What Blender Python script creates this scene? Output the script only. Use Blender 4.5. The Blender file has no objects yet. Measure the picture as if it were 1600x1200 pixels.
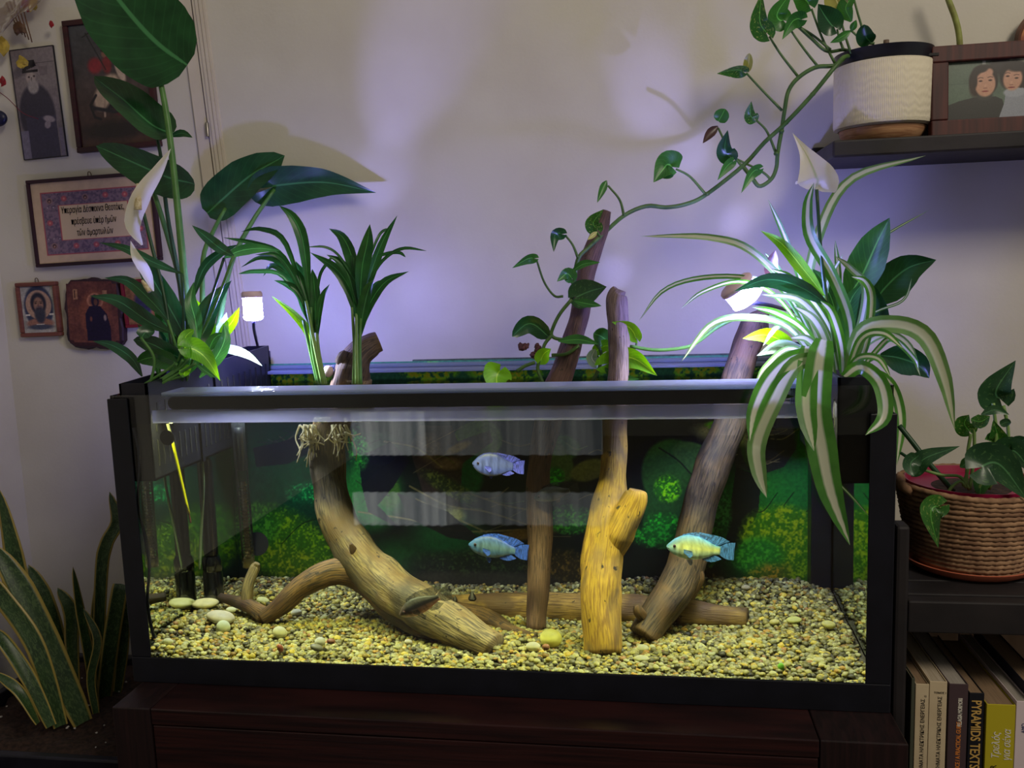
import bpy, bmesh, math, random
import numpy as np
from mathutils import Vector, Matrix, noise as mnoise

random.seed(7); np.random.seed(7)
sc = bpy.context.scene
COL = sc.collection

# ------------------------------------------------------------ camera
CP = np.array([0.2152, -1.0572, 0.5538]); YAW, PITCH, ROLL, FPX = 0.1563, 0.1305, -0.0353, 1351.7
def cam_axes():
    cy, sy, cp, sp = math.cos(YAW), math.sin(YAW), math.cos(PITCH), math.sin(PITCH)
    f = np.array([-sy*cp, cy*cp, -sp]); r = np.array([cy, sy, 0.]); u = np.cross(r, f)
    cr, sr = math.cos(ROLL), math.sin(ROLL)
    return cr*r + sr*u, -sr*r + cr*u, f
CR, CU, CF = cam_axes()
cam = bpy.data.cameras.new('camera'); camo = bpy.data.objects.new('camera', cam); COL.objects.link(camo)
cam.sensor_width = 36.0; cam.lens = FPX*36.0/1600.0; cam.clip_start = 0.05; cam.clip_end = 50
camo.matrix_world = Matrix(((CR[0], CU[0], -CF[0], CP[0]), (CR[1], CU[1], -CF[1], CP[1]), (CR[2], CU[2], -CF[2], CP[2]), (0, 0, 0, 1)))
sc.camera = camo

# ------------------------------------------------------------ world, room light, exposure
wd = bpy.data.worlds.new('world'); sc.world = wd; wd.use_nodes = True
wd.node_tree.nodes['Background'].inputs[0].default_value = (0.90, 0.89, 0.84, 1)
wd.node_tree.nodes['Background'].inputs[1].default_value = 0.27
def area(name, loc, target, size, power, color, sizey=None):
    l = bpy.data.lights.new(name, 'AREA'); l.energy = power; l.color = color; l.size = size
    if sizey: l.shape = 'RECTANGLE'; l.size_y = sizey
    o = bpy.data.objects.new(name, l); COL.objects.link(o); o.location = loc
    o.rotation_euler = (Vector(target)-Vector(loc)).to_track_quat('-Z', 'Y').to_euler(); return o
area('ceiling_light', (1.6, -1.6, 2.2), (0.7, 0.4, 0.7), 0.7, 30, (1.0, 0.89, 0.72))
sc.view_settings.view_transform = 'Standard'; sc.view_settings.look = 'None'
sc.view_settings.exposure = 0.0; sc.view_settings.gamma = 1.0; sc.view_settings.use_curve_mapping = False
cy = sc.cycles
cy.max_bounces = 10; cy.diffuse_bounces = 3; cy.glossy_bounces = 4; cy.transmission_bounces = 8; cy.transparent_max_bounces = 24
cy.caustics_reflective = False; cy.caustics_refractive = False; cy.use_denoising = True
cy.sample_clamp_indirect = 3.0; cy.sample_clamp_direct = 0
try: cy.denoiser = 'OPENIMAGEDENOISE'
except Exception: pass

# ------------------------------------------------------------ measuring helpers (photo pixel + depth -> world point)
GL = 0.0085
def ray(u, v): return CF*FPX + CR*(u-800) - CU*(v-600)
def U(u, v, Y):
    d = ray(u, v); return CP + (Y-CP[1])/d[1]*d
def UZ(u, v, Z):
    d = ray(u, v); return CP + (Z-CP[2])/d[2]*d
def UX(u, v, X):
    d = ray(u, v); return CP + (X-CP[0])/d[0]*d
def W(u, v, Y):                       # a point seen through the front pane, in water
    d = ray(u, v); P = CP + (GL-CP[1])/d[1]*d; d = d/np.linalg.norm(d)
    tx, tz = d[0]/1.33, d[2]/1.33; ty = math.sqrt(1-tx*tx-tz*tz); t = (Y-GL)/ty
    return P + t*np.array([tx, ty, tz])
def pxw(Y): return (1.066+.75*Y)/FPX
def px(Y, z=0.5): return (Y-CP[1]+0.02)/FPX      # metres per photo pixel at depth Y

# ------------------------------------------------------------ object helpers
def setp(o, label=None, cat=None, group=None, kind=None):
    if label: o['label'] = label
    if cat: o['category'] = cat
    if group: o['group'] = group
    if kind: o['kind'] = kind
    return o
def empty(name, loc, label, cat, group=None, rot=None):
    o = bpy.data.objects.new(name, None); COL.objects.link(o); o.location = tuple(loc); o.empty_display_size = 0.02
    if rot: o.rotation_euler = rot
    return setp(o, label, cat, group)
def link(name, me, mat=None, parent=None, local=False):
    o = bpy.data.objects.new(name, me); COL.objects.link(o)
    if mat is not None and not me.materials:
        for m in (mat if isinstance(mat, (list, tuple)) else [mat]): me.materials.append(m)
    if parent is not None:
        o.parent = parent
        if not local:
            mw = Matrix.Identity(4); q = parent
            while q is not None:
                mw = Matrix.LocRotScale(q.location, q.rotation_euler, q.scale) @ mw; q = q.parent
            me.transform(mw.inverted())
    return o
def mesh(name, v, f, mat, parent=None, smooth=True, uv=None, local=False, midx=None, col=None):
    me = bpy.data.meshes.new(name); me.from_pydata([tuple(map(float, q)) for q in v], [], [tuple(map(int, q)) for q in f]); me.update()
    if smooth: me.shade_smooth()
    if uv is not None:
        l = me.uv_layers.new(name='uv'); idx = np.empty(len(me.loops), dtype=np.int32); me.loops.foreach_get('vertex_index', idx)
        l.data.foreach_set('uv', np.asarray(uv, dtype=np.float32)[idx].ravel())
    if col is not None:
        a = me.color_attributes.new('paint', 'FLOAT_COLOR', 'POINT')
        c = np.ones((len(v), 4), dtype=np.float32); c[:, :3] = col; a.data.foreach_set('color', c.ravel())
    if midx is not None: me.polygons.foreach_set('material_index', np.asarray(midx, dtype=np.int32))
    return link(name, me, mat, parent, local)
def bmobj(name, bm, mat, parent=None, smooth=False, local=False, bevel=0):
    if bevel:
        bmesh.ops.bevel(bm, geom=[e for e in bm.edges], offset=bevel, segments=2, affect='EDGES', profile=0.5, clamp_overlap=True)
    me = bpy.data.meshes.new(name); bm.to_mesh(me); bm.free()
    if smooth: me.shade_smooth()
    return link(name, me, mat, parent, local)
def bbox(bm, lo, hi, rot=None):
    lo, hi = np.array(lo, float), np.array(hi, float); c = (lo+hi)/2; s = hi-lo
    m = Matrix.Translation(c) @ (rot if rot is not None else Matrix.Identity(4)) @ Matrix.Diagonal((s[0], s[1], s[2], 1))
    return bmesh.ops.create_cube(bm, size=1, matrix=m)
def box(name, lo, hi, mat, parent=None, bevel=0.0015, rot=None, local=False):
    bm = bmesh.new(); bbox(bm, lo, hi, rot); return bmobj(name, bm, mat, parent, bevel=bevel, local=local)
def catmull(P, n):
    P = np.array(P, float)
    if len(P) == 2: return P[0] + (P[1]-P[0])*np.linspace(0, 1, n)[:, None]
    Q = np.vstack([2*P[0]-P[1], P, 2*P[-1]-P[-2]]); m = len(P)-1; out = []
    for s in np.linspace(0, m-1e-9, n):
        i = int(s); t = s-i; a, b, c, d = Q[i:i+4]
        out.append(0.5*((2*b)+(-a+c)*t+(2*a-5*b+4*c-d)*t*t+(-a+3*b-3*c+d)*t**3))
    return np.array(out)
def nrm(a): return a/(np.linalg.norm(a)+1e-12)
def tube_data(P, R, seg=8, n=None, rough=0, grooves=0, flat=1.0, seed=0, up=(0.3, 1, 0.2)):
    P = np.array(P, float); R = np.array(R, float) if np.ndim(R) else np.full(len(P), float(R))
    n = n or max(2, len(P)*4); C = catmull(P, n)
    r = np.interp(np.linspace(0, 1, n), np.linspace(0, 1, len(R)), R)
    T = np.gradient(C, axis=0); T = np.array([nrm(t) for t in T]); u = np.array(up, float)
    v, f, uv = [], [], []; L = np.concatenate([[0], np.cumsum(np.linalg.norm(np.diff(C, axis=0), axis=1))])
    for i in range(n):
        u = nrm(u - T[i]*(u@T[i])); w = np.cross(T[i], u)
        for k in range(seg):
            a = 2*math.pi*k/seg; rr = r[i]
            if rough:
                q = mnoise.noise(Vector((math.cos(a)*1.2+seed*7.1, math.sin(a)*1.2, L[i]*22)))
                q2 = mnoise.noise(Vector((math.cos(a)*3+seed, math.sin(a)*3+9, L[i]*9)))
                rr *= 1 + rough*q + grooves*q2
            v.append(C[i] + rr*(math.cos(a)*u*flat + math.sin(a)*w)); uv.append((k/seg, L[i]))
    for i in range(n-1):
        for k in range(seg):
            k2 = (k+1) % seg; f.append((i*seg+k, i*seg+k2, (i+1)*seg+k2, (i+1)*seg+k))
    for (b, rev) in ((0, True), ((n-1)*seg, False)):
        c = len(v); v.append(np.mean([v[b+k] for k in range(seg)], axis=0)); uv.append((0.5, 0 if rev else L[-1]))
        for k in range(seg):
            t = (b+k, b+(k+1) % seg, c); f.append(t[::-1] if rev else t)
    return v, f, uv
def tube(name, P, R, mat, parent=None, seg=8, n=None, local=False, **k):
    v, f, uv = tube_data(P, R, seg, n, **k); return mesh(name, v, f, mat, parent, uv=uv, local=local)
def merge(datas):
    V, F, UVs = [], [], []
    for d in datas:
        o = len(V); V += list(d[0]); F += [tuple(i+o for i in q) for q in d[1]]; UVs += list(d[2]) if len(d) > 2 and d[2] is not None else [(0, 0)]*len(d[0])
    return V, F, UVs
def lathe_data(prof, c, seg=40, axis=None, sx=1.0, sy=1.0):
    v, f, uv = [], [], []; M3 = np.eye(3) if axis is None else np.array(Vector((0, 0, 1)).rotation_difference(Vector(axis)).to_matrix())
    for j, (r, z) in enumerate(prof):
        for k in range(seg):
            a = 2*math.pi*k/seg; v.append(np.array(c)+M3@np.array([r*math.cos(a)*sx, r*math.sin(a)*sy, z])); uv.append((k/seg, j/max(1, len(prof)-1)))
    for j in range(len(prof)-1):
        for k in range(seg):
            k2 = (k+1) % seg; f.append((j*seg+k, j*seg+k2, (j+1)*seg+k2, (j+1)*seg+k))
    return v, f, uv
def lathe(name, prof, c, mat, parent=None, seg=40, axis=None, smooth=True, cap=True, local=False):
    v, f, uv = lathe_data(prof, c, seg, axis)
    if cap:
        if prof[0][0] > 1e-5: f.append(tuple(range(seg))[::-1])
        if prof[-1][0] > 1e-5: f.append(tuple((len(prof)-1)*seg+k for k in range(seg)))
    o = mesh(name, v, f, mat, parent, smooth=smooth, uv=uv, local=local)
    if smooth:
        try: o.data.set_sharp_from_angle(angle=math.radians(40))
        except Exception: pass
    return o
PROF = {'heart': ([0, .03, .08, .16, .28, .45, .65, .82, .93, 1], [.16, .50, .76, .94, 1, .92, .67, .36, .14, 0]),
        'lance': ([0, .1, .25, .45, .65, .82, .93, 1], [.12, .45, .85, 1, .82, .48, .2, 0]),
        'strap': ([0, .08, .3, .6, .8, .92, 1], [.55, .8, .95, 1, .8, .42, 0]),
        'sword': ([0, .1, .4, .7, .88, .96, 1], [.7, .85, 1, .95, .65, .32, 0]),
        'cut': ([0, .1, .4, .7, .96, 1], [.8, .9, 1, 1, .98, .9]),
        'spathe': ([0, .04, .12, .28, .45, .6, .75, .88, 1], [.35, .7, .95, 1, .8, .5, .24, .1, 0]),
        'round': ([0, .05, .15, .35, .6, .8, .93, 1], [.3, .6, .88, 1, .96, .72, .4, 0])}
def leaf(name, P, hw, shape, mat, parent, roll=0.0, fold=0.25, twist=0.0, n=14, thick=0.0, wave=0.0, face=None, local=False, seed=0):
    """a blade along the centre line P, half width hw (m), rolled about its length, folded along its midrib"""
    if shape == 'heart' and hw > .012: n = int(n*1.6)
    C = catmull(P, n); T = np.gradient(C, axis=0); pt, pw = PROF[shape]; A = (-1, -.55, 0, .55, 1) if hw > .004 else (-1, 0, 1)
    na = len(A); v, uv, f = [], [], []; notch = 0.13 if shape == 'heart' else 0
    L = np.linalg.norm(np.diff(C, axis=0), axis=1).sum()
    for i in range(n):
        t = i/(n-1); tg = nrm(T[i]); vd = nrm((CP if face is None else np.array(face))-C[i]); s = np.cross(tg, vd)
        if np.linalg.norm(s) < .15: s = np.cross(tg, np.array([0, 0, 1.]))
        s = nrm(s); nr = np.cross(s, tg); a0 = roll+twist*(t-.5); s2 = s*math.cos(a0)+nr*math.sin(a0); n2 = nrm(np.cross(s2, tg))
        w = hw*np.interp(t, pt, pw)
        for a in A:
            p = C[i] + s2*a*w + n2*(-fold*(1-abs(a))*w) + n2*wave*w*math.sin(t*9+a*2+seed)*abs(a)
            if notch: p = p + tg*L*notch*(1-abs(a))*max(0, 1-t*4) - tg*L*notch*.6*max(0, 1-t*5)*abs(a)
            v.append(p); uv.append(((a+1)/2, t))
    for i in range(n-1):
        for k in range(na-1): f.append((i*na+k, i*na+k+1, (i+1)*na+k+1, (i+1)*na+k))
    if thick:
        o = len(v); V0 = np.array(v)
        for i in range(n):
            tg = nrm(T[i]); s = nrm(V0[i*na+na-1]-V0[i*na]+1e-9); nn = nrm(np.cross(tg, s))
            for k in range(na): v.append(V0[i*na+k]+nn*thick); uv.append(uv[i*na+k])
        f += [tuple(q+o for q in g[::-1]) for g in list(f)]
        for i in range(n-1):
            for k in (0, na-1):
                g = (i*na+k, (i+1)*na+k, (i+1)*na+k+o, i*na+k+o); f.append(g if k == 0 else g[::-1])
        f.append(tuple(list(range((n-1)*na, n*na))+[q+o for q in range(n*na-1, (n-1)*na-1, -1)]))
    return mesh(name, v, f, mat, parent, uv=uv, local=local)
def ballv(c, r, sub=1, squash=(1, 1, 1), jitter=0, rot=None):
    bm = bmesh.new(); bmesh.ops.create_icosphere(bm, subdivisions=sub, radius=1)
    v = np.array([q.co[:] for q in bm.verts]); f = [tuple(x.index for x in q.verts) for q in bm.faces]; bm.free()
    if jitter: v = v*(1+jitter*np.array([[mnoise.noise(Vector(q*1.3+np.array(c)*50))] for q in v]))
    v = v*np.array(squash)*r
    if rot is not None: v = v@np.array(rot).T
    return v+np.array(c), f, None
# ------------------------------------------------------------ materials
def lin(c):
    c = np.asarray(c, float)/255.0; return np.where(c <= .04045, c/12.92, ((c+.055)/1.055)**2.4)
def nt(name):
    m = bpy.data.materials.new(name); m.use_nodes = True; t = m.node_tree; t.nodes.clear(); return m, t.nodes, t.links
def rgba(c): return (*[float(x) for x in lin(c)], 1)
def out(N, L, sh):
    o = N.new('ShaderNodeOutputMaterial'); L.new(sh, o.inputs[0])
def noisefac(N, L, scale=20, stretch=(1, 1, 1), detail=4, coord='Object', lo=.35, hi=.65, dist=0):
    tc = N.new('ShaderNodeTexCoord'); mp = N.new('ShaderNodeMapping'); mp.inputs['Scale'].default_value = stretch
    L.new(tc.outputs[coord], mp.inputs[0]); nz = N.new('ShaderNodeTexNoise'); nz.inputs['Scale'].default_value = scale
    nz.inputs['Detail'].default_value = detail; nz.inputs['Distortion'].default_value = dist; L.new(mp.outputs[0], nz.inputs['Vector'])
    mr = N.new('ShaderNodeMapRange'); mr.inputs[1].default_value = lo; mr.inputs[2].default_value = hi; L.new(nz.outputs['Fac'], mr.inputs[0])
    return mr.outputs[0], nz
def mixc(N, L, fac, a, b):
    m = N.new('ShaderNodeMix'); m.data_type = 'RGBA'
    if isinstance(fac, (int, float)): m.inputs[0].default_value = fac
    else: L.new(fac, m.inputs[0])
    for i, c in ((6, a), (7, b)):
        if isinstance(c, tuple): m.inputs[i].default_value = c
        else: L.new(c, m.inputs[i])
    return m.outputs[2]
def M(name, c1, c2=None, scale=20, stretch=(1, 1, 1), rough=.6, bump=0.0, bscale=None, metal=0, coord='Object', spec=.4, lo=.35, hi=.65, coat=0, detail=4, dist=0, bd=.002):
    m, N, L = nt(name); p = N.new('ShaderNodeBsdfPrincipled'); p.inputs['Roughness'].default_value = rough; p.inputs['Metallic'].default_value = metal
    p.inputs['Specular IOR Level'].default_value = spec; p.inputs['Coat Weight'].default_value = coat
    if c2 is None: p.inputs['Base Color'].default_value = rgba(c1)
    fac = None
    if c2 is not None or bump:
        fac, nz = noisefac(N, L, scale, stretch, detail, coord, lo, hi, dist)
        if c2 is not None: L.new(mixc(N, L, fac, rgba(c1), rgba(c2)), p.inputs['Base Color'])
        if bump:
            b = N.new('ShaderNodeBump'); b.inputs['Strength'].default_value = bump; b.inputs['Distance'].default_value = bd
            if bscale: f2, nz = noisefac(N, L, bscale, stretch, 3, coord)
            L.new(nz.outputs['Fac'], b.inputs['Height']); L.new(b.outputs[0], p.inputs['Normal'])
    out(N, L, p.outputs[0]); return m
def Mpaint(name, rough=.6, spec=.3, coat=0):
    m, N, L = nt(name); p = N.new('ShaderNodeBsdfPrincipled'); a = N.new('ShaderNodeAttribute'); a.attribute_name = 'paint'
    L.new(a.outputs['Color'], p.inputs['Base Color']); p.inputs['Roughness'].default_value = rough; p.inputs['Specular IOR Level'].default_value = spec
    p.inputs['Coat Weight'].default_value = coat; out(N, L, p.outputs[0]); return m
def Mleaf(name, c1, c2, stripe=None, margin=None, trans=.35, rough=.35, veins=0.0, mottled=None, band=None, sw=.14):
    """green blade: two greens in a noise, optional centre stripe / pale margin / cross bands by the blade's own uv"""
    m, N, L = nt(name); p = N.new('ShaderNodeBsdfPrincipled'); p.inputs['Roughness'].default_value = rough; p.inputs['Specular IOR Level'].default_value = .5
    fac, _ = noisefac(N, L, 30, (1, 1, 1), 3); c = mixc(N, L, fac, rgba(c1), rgba(c2))
    uvn = N.new('ShaderNodeUVMap'); sp = N.new('ShaderNodeSeparateXYZ'); L.new(uvn.outputs[0], sp.inputs[0])
    def math_(op, a, b=None):
        q = N.new('ShaderNodeMath'); q.operation = op
        for i, x in enumerate((a, b)):
            if x is None: continue
            if isinstance(x, (int, float)): q.inputs[i].default_value = x
            else: L.new(x, q.inputs[i])
        return q.outputs[0]
    du = math_('ABSOLUTE', math_('SUBTRACT', sp.outputs[0], .5))
    def step(x, lo, hi):
        r = N.new('ShaderNodeMapRange'); r.inputs[1].default_value = lo; r.inputs[2].default_value = hi; L.new(x, r.inputs[0]); return r.outputs[0]
    if band:
        nf, _ = noisefac(N, L, 9, (1.2, 5, 1), 3, 'UV', .48, .6, 1); c = mixc(N, L, nf, c, rgba(band))
    if mottled:
        nf, _ = noisefac(N, L, 14, (1, 1, 1), 3, 'UV', .58, .66, .5); c = mixc(N, L, nf, c, rgba(mottled))
    if veins:
        w = math_('SINE', math_('MULTIPLY', math_('SUBTRACT', sp.outputs[1], math_('MULTIPLY', du, .5)), 75)); vv = step(w, .8, 1.0)
        c = mixc(N, L, math_('MULTIPLY', vv, veins), c, rgba([min(255, x*1.4+18) for x in c2]))
    if stripe: c = mixc(N, L, step(du, sw+.06, sw-.03), c, rgba(stripe))
    elif veins is not None and not band: c = mixc(N, L, step(du, .03, .015), c, rgba([min(255, x*1.35+25) for x in c2]))
    if margin: c = mixc(N, L, step(du, .36, .42), c, rgba(margin))
    L.new(c, p.inputs['Base Color']); tr = N.new('ShaderNodeBsdfTranslucent')
    hs = N.new('ShaderNodeHueSaturation'); hs.inputs['Value'].default_value = 1.9; hs.inputs['Saturation'].default_value = 1.1; hs.inputs['Hue'].default_value = .485
    L.new(c, hs.inputs['Color']); L.new(hs.outputs[0], tr.inputs[0]); mx = N.new('ShaderNodeMixShader'); mx.inputs[0].default_value = trans
    L.new(p.outputs[0], mx.inputs[1]); L.new(tr.outputs[0], mx.inputs[2]); out(N, L, mx.outputs[0]); return m
def Mglass(name, tint=(1, 1, 1), refl=1.0, rough=.02, bump=0, bscale=30, ior=1.5, haze=0, hazec=(200, 210, 230)):
    """thin clear sheet: passes light straight through with a tint and mirrors by Fresnel"""
    m, N, L = nt(name); t = N.new('ShaderNodeBsdfTransparent'); t.inputs[0].default_value = (*tint, 1)
    g = N.new('ShaderNodeBsdfGlossy'); g.inputs['Roughness'].default_value = rough; fr = N.new('ShaderNodeFresnel'); fr.inputs[0].default_value = ior
    if bump:
        _, nz = noisefac(N, L, bscale, (1, 1, 1), 3); b = N.new('ShaderNodeBump'); b.inputs['Strength'].default_value = bump; b.inputs['Distance'].default_value = .004
        L.new(nz.outputs['Fac'], b.inputs['Height']); L.new(b.outputs[0], g.inputs['Normal'])
    mu = N.new('ShaderNodeMath'); mu.operation = 'MULTIPLY'; mu.inputs[1].default_value = refl; L.new(fr.outputs[0], mu.inputs[0])
    mx = N.new('ShaderNodeMixShader'); L.new(mu.outputs[0], mx.inputs[0]); L.new(t.outputs[0], mx.inputs[1]); L.new(g.outputs[0], mx.inputs[2])
    s = mx.outputs[0]
    if haze:
        d1 = N.new('ShaderNodeBsdfDiffuse'); d1.inputs[0].default_value = rgba(hazec); d2 = N.new('ShaderNodeBsdfTranslucent'); d2.inputs[0].default_value = rgba(hazec); d = N.new('ShaderNodeMixShader'); L.new(d1.outputs[0], d.inputs[1]); L.new(d2.outputs[0], d.inputs[2]); m2 = N.new('ShaderNodeMixShader'); m2.inputs[0].default_value = haze
        L.new(s, m2.inputs[1]); L.new(d.outputs[0], m2.inputs[2]); s = m2.outputs[0]
    out(N, L, s); return m
def Memit(name, c, s):
    m, N, L = nt(name); e = N.new('ShaderNodeEmission'); e.inputs[0].default_value = (*c, 1); e.inputs[1].default_value = s; out(N, L, e.outputs[0]); return m
def Mrefract(name, tint=(1, 1, 1), ior=1.33):
    m, N, L = nt(name); g = N.new('ShaderNodeBsdfGlass'); g.inputs['Color'].default_value = (*tint, 1); g.inputs['Roughness'].default_value = 0; g.inputs['IOR'].default_value = ior
    out(N, L, g.outputs[0]); return m
# ------------------------------------------------------------ painting flat prints into a colour attribute
class Canvas:
    def __init__(s, w, h, base=(128, 128, 128)):
        s.w, s.h = w+1, h+1; s.a = np.ones((h+1, w+1, 3))*np.array(base, float)
        s.Y, s.X = np.mgrid[0:1:complex(0, h+1), 0:1:complex(0, w+1)]; s.asp = w/h
    def blend(s, mask, col): m = np.clip(mask, 0, 1)[..., None]; s.a = s.a*(1-m)+np.array(col, float)*m
    def ell(s, cx, cy, rx, ry, col, soft=.15, ang=0, amt=1, clip=None):
        dx, dy = (s.X-cx)*s.asp, s.Y-cy; c, q = math.cos(ang), math.sin(ang); x = (dx*c+dy*q)/(rx*s.asp); y = (-dx*q+dy*c)/ry
        m = np.clip((1-np.sqrt(x*x+y*y))/soft, 0, 1)*amt
        if clip is not None: m = m*clip
        s.blend(m, col); return m
    def rect(s, x0, y0, x1, y1, col, amt=1): s.blend(((s.X >= x0) & (s.X <= x1) & (s.Y >= y0) & (s.Y <= y1))*float(amt), col)
    def poly(s, pts, col, amt=1.0, soft=0):
        ins = np.zeros(s.X.shape, bool); n = len(pts); j = n-1
        for i in range(n):
            xi, yi = pts[i]; xj, yj = pts[j]; c = ((yi > s.Y) != (yj > s.Y)) & (s.X < (xj-xi)*(s.Y-yi)/((yj-yi) or 1e-9)+xi); ins ^= c; j = i
        s.blend(ins*amt, col); return ins
    def line(s, pts, w, col, amt=1.0):
        m = np.zeros(s.X.shape)
        for (x0, y0), (x1, y1) in zip(pts[:-1], pts[1:]):
            dx, dy = (x1-x0)*s.asp, y1-y0; l2 = dx*dx+dy*dy+1e-12; t = np.clip((((s.X-x0)*s.asp)*dx+(s.Y-y0)*dy)/l2, 0, 1)
            d = np.hypot((s.X-x0)*s.asp-t*dx, s.Y-y0-t*dy); m = np.maximum(m, np.clip((w-d)/(w*.5), 0, 1))
        s.blend(m*amt, col)
    def noise(s, cells, oct=3, seed=0):
        rg = np.random.RandomState(seed); r = np.zeros(s.X.shape); amp = 1; tot = 0
        for o in range(oct):
            cx, cy_ = max(1, int(cells*s.asp)), max(1, int(cells)); g = rg.rand(cy_+2, cx+2); x, y = s.X*cx, s.Y*cy_; i, j = x.astype(int), y.astype(int); fx, fy = x-i, y-j
            fx, fy = fx*fx*(3-2*fx), fy*fy*(3-2*fy)
            r += amp*((g[j, i]*(1-fx)+g[j, i+1]*fx)*(1-fy)+(g[j+1, i]*(1-fx)+g[j+1, i+1]*fx)*fy); tot += amp; amp *= .55; cells *= 2.1
        return r/tot
    def grain(s, cells, amt, seed=0): s.a = s.a*(1+amt*(s.noise(cells, 3, seed)-.5)[..., None]*2)
def sheet(name, cv, fn, mat, parent=None, local=False):
    """lay a painted canvas over a flat sheet; fn(s,t) gives the point"""
    H, Wd = cv.h, cv.w; v = [fn(x, y) for x, y in zip(cv.X.ravel().tolist(), cv.Y.ravel().tolist())]
    idx = np.arange(H*Wd).reshape(H, Wd); f = np.stack([idx[:-1, :-1], idx[:-1, 1:], idx[1:, 1:], idx[1:, :-1]], -1).reshape(-1, 4)
    me = bpy.data.meshes.new(name); me.from_pydata([tuple(q) for q in v], [], f.tolist())
    a = me.color_attributes.new('paint', 'FLOAT_COLOR', 'POINT'); c = np.ones((H*Wd, 4), dtype=np.float32); c[:, :3] = lin(np.clip(cv.a, 0, 255)).reshape(-1, 3); a.data.foreach_set('color', c.ravel())
    return link(name, me, mat, parent, local)
def text(name, body, size, mat, parent, M4, align='LEFT', ext=.0002, shear=0, bold=0, sx=1.0, fit=None):
    c = bpy.data.curves.new(name, 'FONT'); c.body = body; c.size = size; c.align_x = align; c.extrude = ext; c.shear = shear; c.offset = bold; c.resolution_u = 3
    o = bpy.data.objects.new(name, c); COL.objects.link(o); bpy.context.view_layer.update()
    me = bpy.data.meshes.new_from_object(o); bpy.data.objects.remove(o); bpy.data.curves.remove(c)
    if fit: xs_ = [q.co.x for q in me.vertices]; sx = fit/(max(xs_)-min(xs_))
    me.transform(M4 @ Matrix.Diagonal((sx, 1, 1, 1))); me.name = name
    me.materials.clear(); return link(name, me, mat, parent, local=False)
# ============================================================ THE ROOM
YB, XL, ZF = 0.50, -1.05, -0.36
m_wall = M('plaster', (212, 207, 195), (204, 198, 186), 6, rough=.85, bump=.25, bscale=160, bd=.001)
m_dark = M('dark_wood', (28, 18, 17), (44, 27, 24), 6, (1, 1, 14), rough=.5, bump=.2)
m_floor = M('floor_tile', (60, 45, 38), (80, 62, 50), 4, rough=.4)
setp(box('wall_back', (XL-.1, YB, ZF-.02), (3.0, YB+.1, 2.6), m_wall, bevel=0), kind='structure')
setp(box('wall_left', (XL-.1, -3.6, ZF-.02), (XL, YB, 2.6), m_wall, bevel=0), kind='structure')
setp(box('floor', (XL-.1, -3.6, ZF-.05), (3.0, YB+.1, ZF), m_floor, bevel=0), kind='structure')
bz = U(170, 1036, YB)[2]
setp(box('baseboard_back', (XL, YB-.012, ZF), (3.0, YB, bz), M('baseboard_wood', (24, 18, 18), (34, 26, 24), 8), bevel=.002), kind='structure')
setp(box('baseboard_left', (XL, -3.6, ZF), (XL+.012, YB-.012, bz), bpy.data.materials['baseboard_wood'], bevel=.002), kind='structure')
# grooved white door jamb with its hinge pin
m_trim = M('painted_trim', (214, 204, 190), (205, 194, 180), 12, rough=.5)
m_seam = M('trim_seam', (70, 62, 60), rough=.8)
def leanbox(name, u0, u1, v0, v1, du, y0, y1, mat, parent=None):
    a, b, c, d = U(u0, v0, YB), U(u1, v0, YB), U(u0+du, v1, YB), U(u1+du, v1, YB)
    zt, zb = a[2], c[2]; v = []
    for y in (y0, y1):
        for (x, z) in ((c[0], zb), (d[0], zb), (b[0], zt), (a[0], zt)): v.append((x, y, z))
    f = [(3, 2, 1, 0), (4, 5, 6, 7), (0, 1, 5, 4), (1, 2, 6, 5), (2, 3, 7, 6), (3, 0, 4, 7)]
    f = [q[::-1] for q in f]
    return mesh(name, v, f, mat, parent, smooth=False)
tr = empty('trim_1', U(320, 200, YB), None, None); tr['kind'] = 'structure'
for i, (u0, u1, th, mt) in enumerate(((279, 297, .006, m_trim), (297, 300, .002, m_seam), (300, 304, .009, m_trim), (305, 309, .011, m_trim), (310, 314, .009, m_trim), (314.5, 318, .006, m_trim))):
    leanbox('moulding', u0-1, u1-1, -30, 640, 88, YB-th, YB-.0002, mt, tr)
hp = U(324, 203, YB-.01); lathe('hinge_pin', [(.0035, -.012), (.0035, .012), (.0022, .014)], hp, M('steel', (150, 145, 140), metal=1, rough=.35), tr, seg=12)

# window with curtain behind the viewer: it lights the room softly and shows as a faint reflection in the tank's front pane
m_cur = Memit('curtain_glow', (.80, .86, 1.0), 0.9)
def Mcurtain(nm, E):
    m, N, L = nt(nm); e = N.new('ShaderNodeEmission'); f, _ = noisefac(N, L, 26, (1, 0, .02), 2, 'Object', .35, .65)
    L.new(mixc(N, L, f, (.35, .38, .42, 1), (1.0, 1.0, 1.0, 1)), e.inputs[0]); e.inputs[1].default_value = E; out(N, L, e.outputs[0]); return m
m_cur, m_cur2 = Mcurtain('lit_curtain', 1.7), Mcurtain('dim_curtain', .6)
w1 = empty('window_1', (-.35, -1.7, -.1), None, None); w1['kind'] = 'structure'
for (x0, x1, z0, z1) in ((-.785, -.46, -.293, -.178), (-.46, .062, -.288, -.176), (-.775, -.52, -.050, .10), (-.52, .07, -.050, .10)):
    n = 40; v = []
    for i in range(n+1):
        x = x0+(x1-x0)*i/n; y = -1.7+.008*math.sin(i*1.7)
        v += [(x, y, z0), (x, y, z1)]
    mesh('curtain', v, [(2*i, 2*i+2, 2*i+3, 2*i+1) for i in range(n)], m_cur if x1 < -.4 else m_cur2, w1)
setp(box('wall_front', (XL-.1, -3.7, ZF-.02), (3.0, -3.6, 2.6), m_wall, bevel=0), kind='structure')

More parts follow.
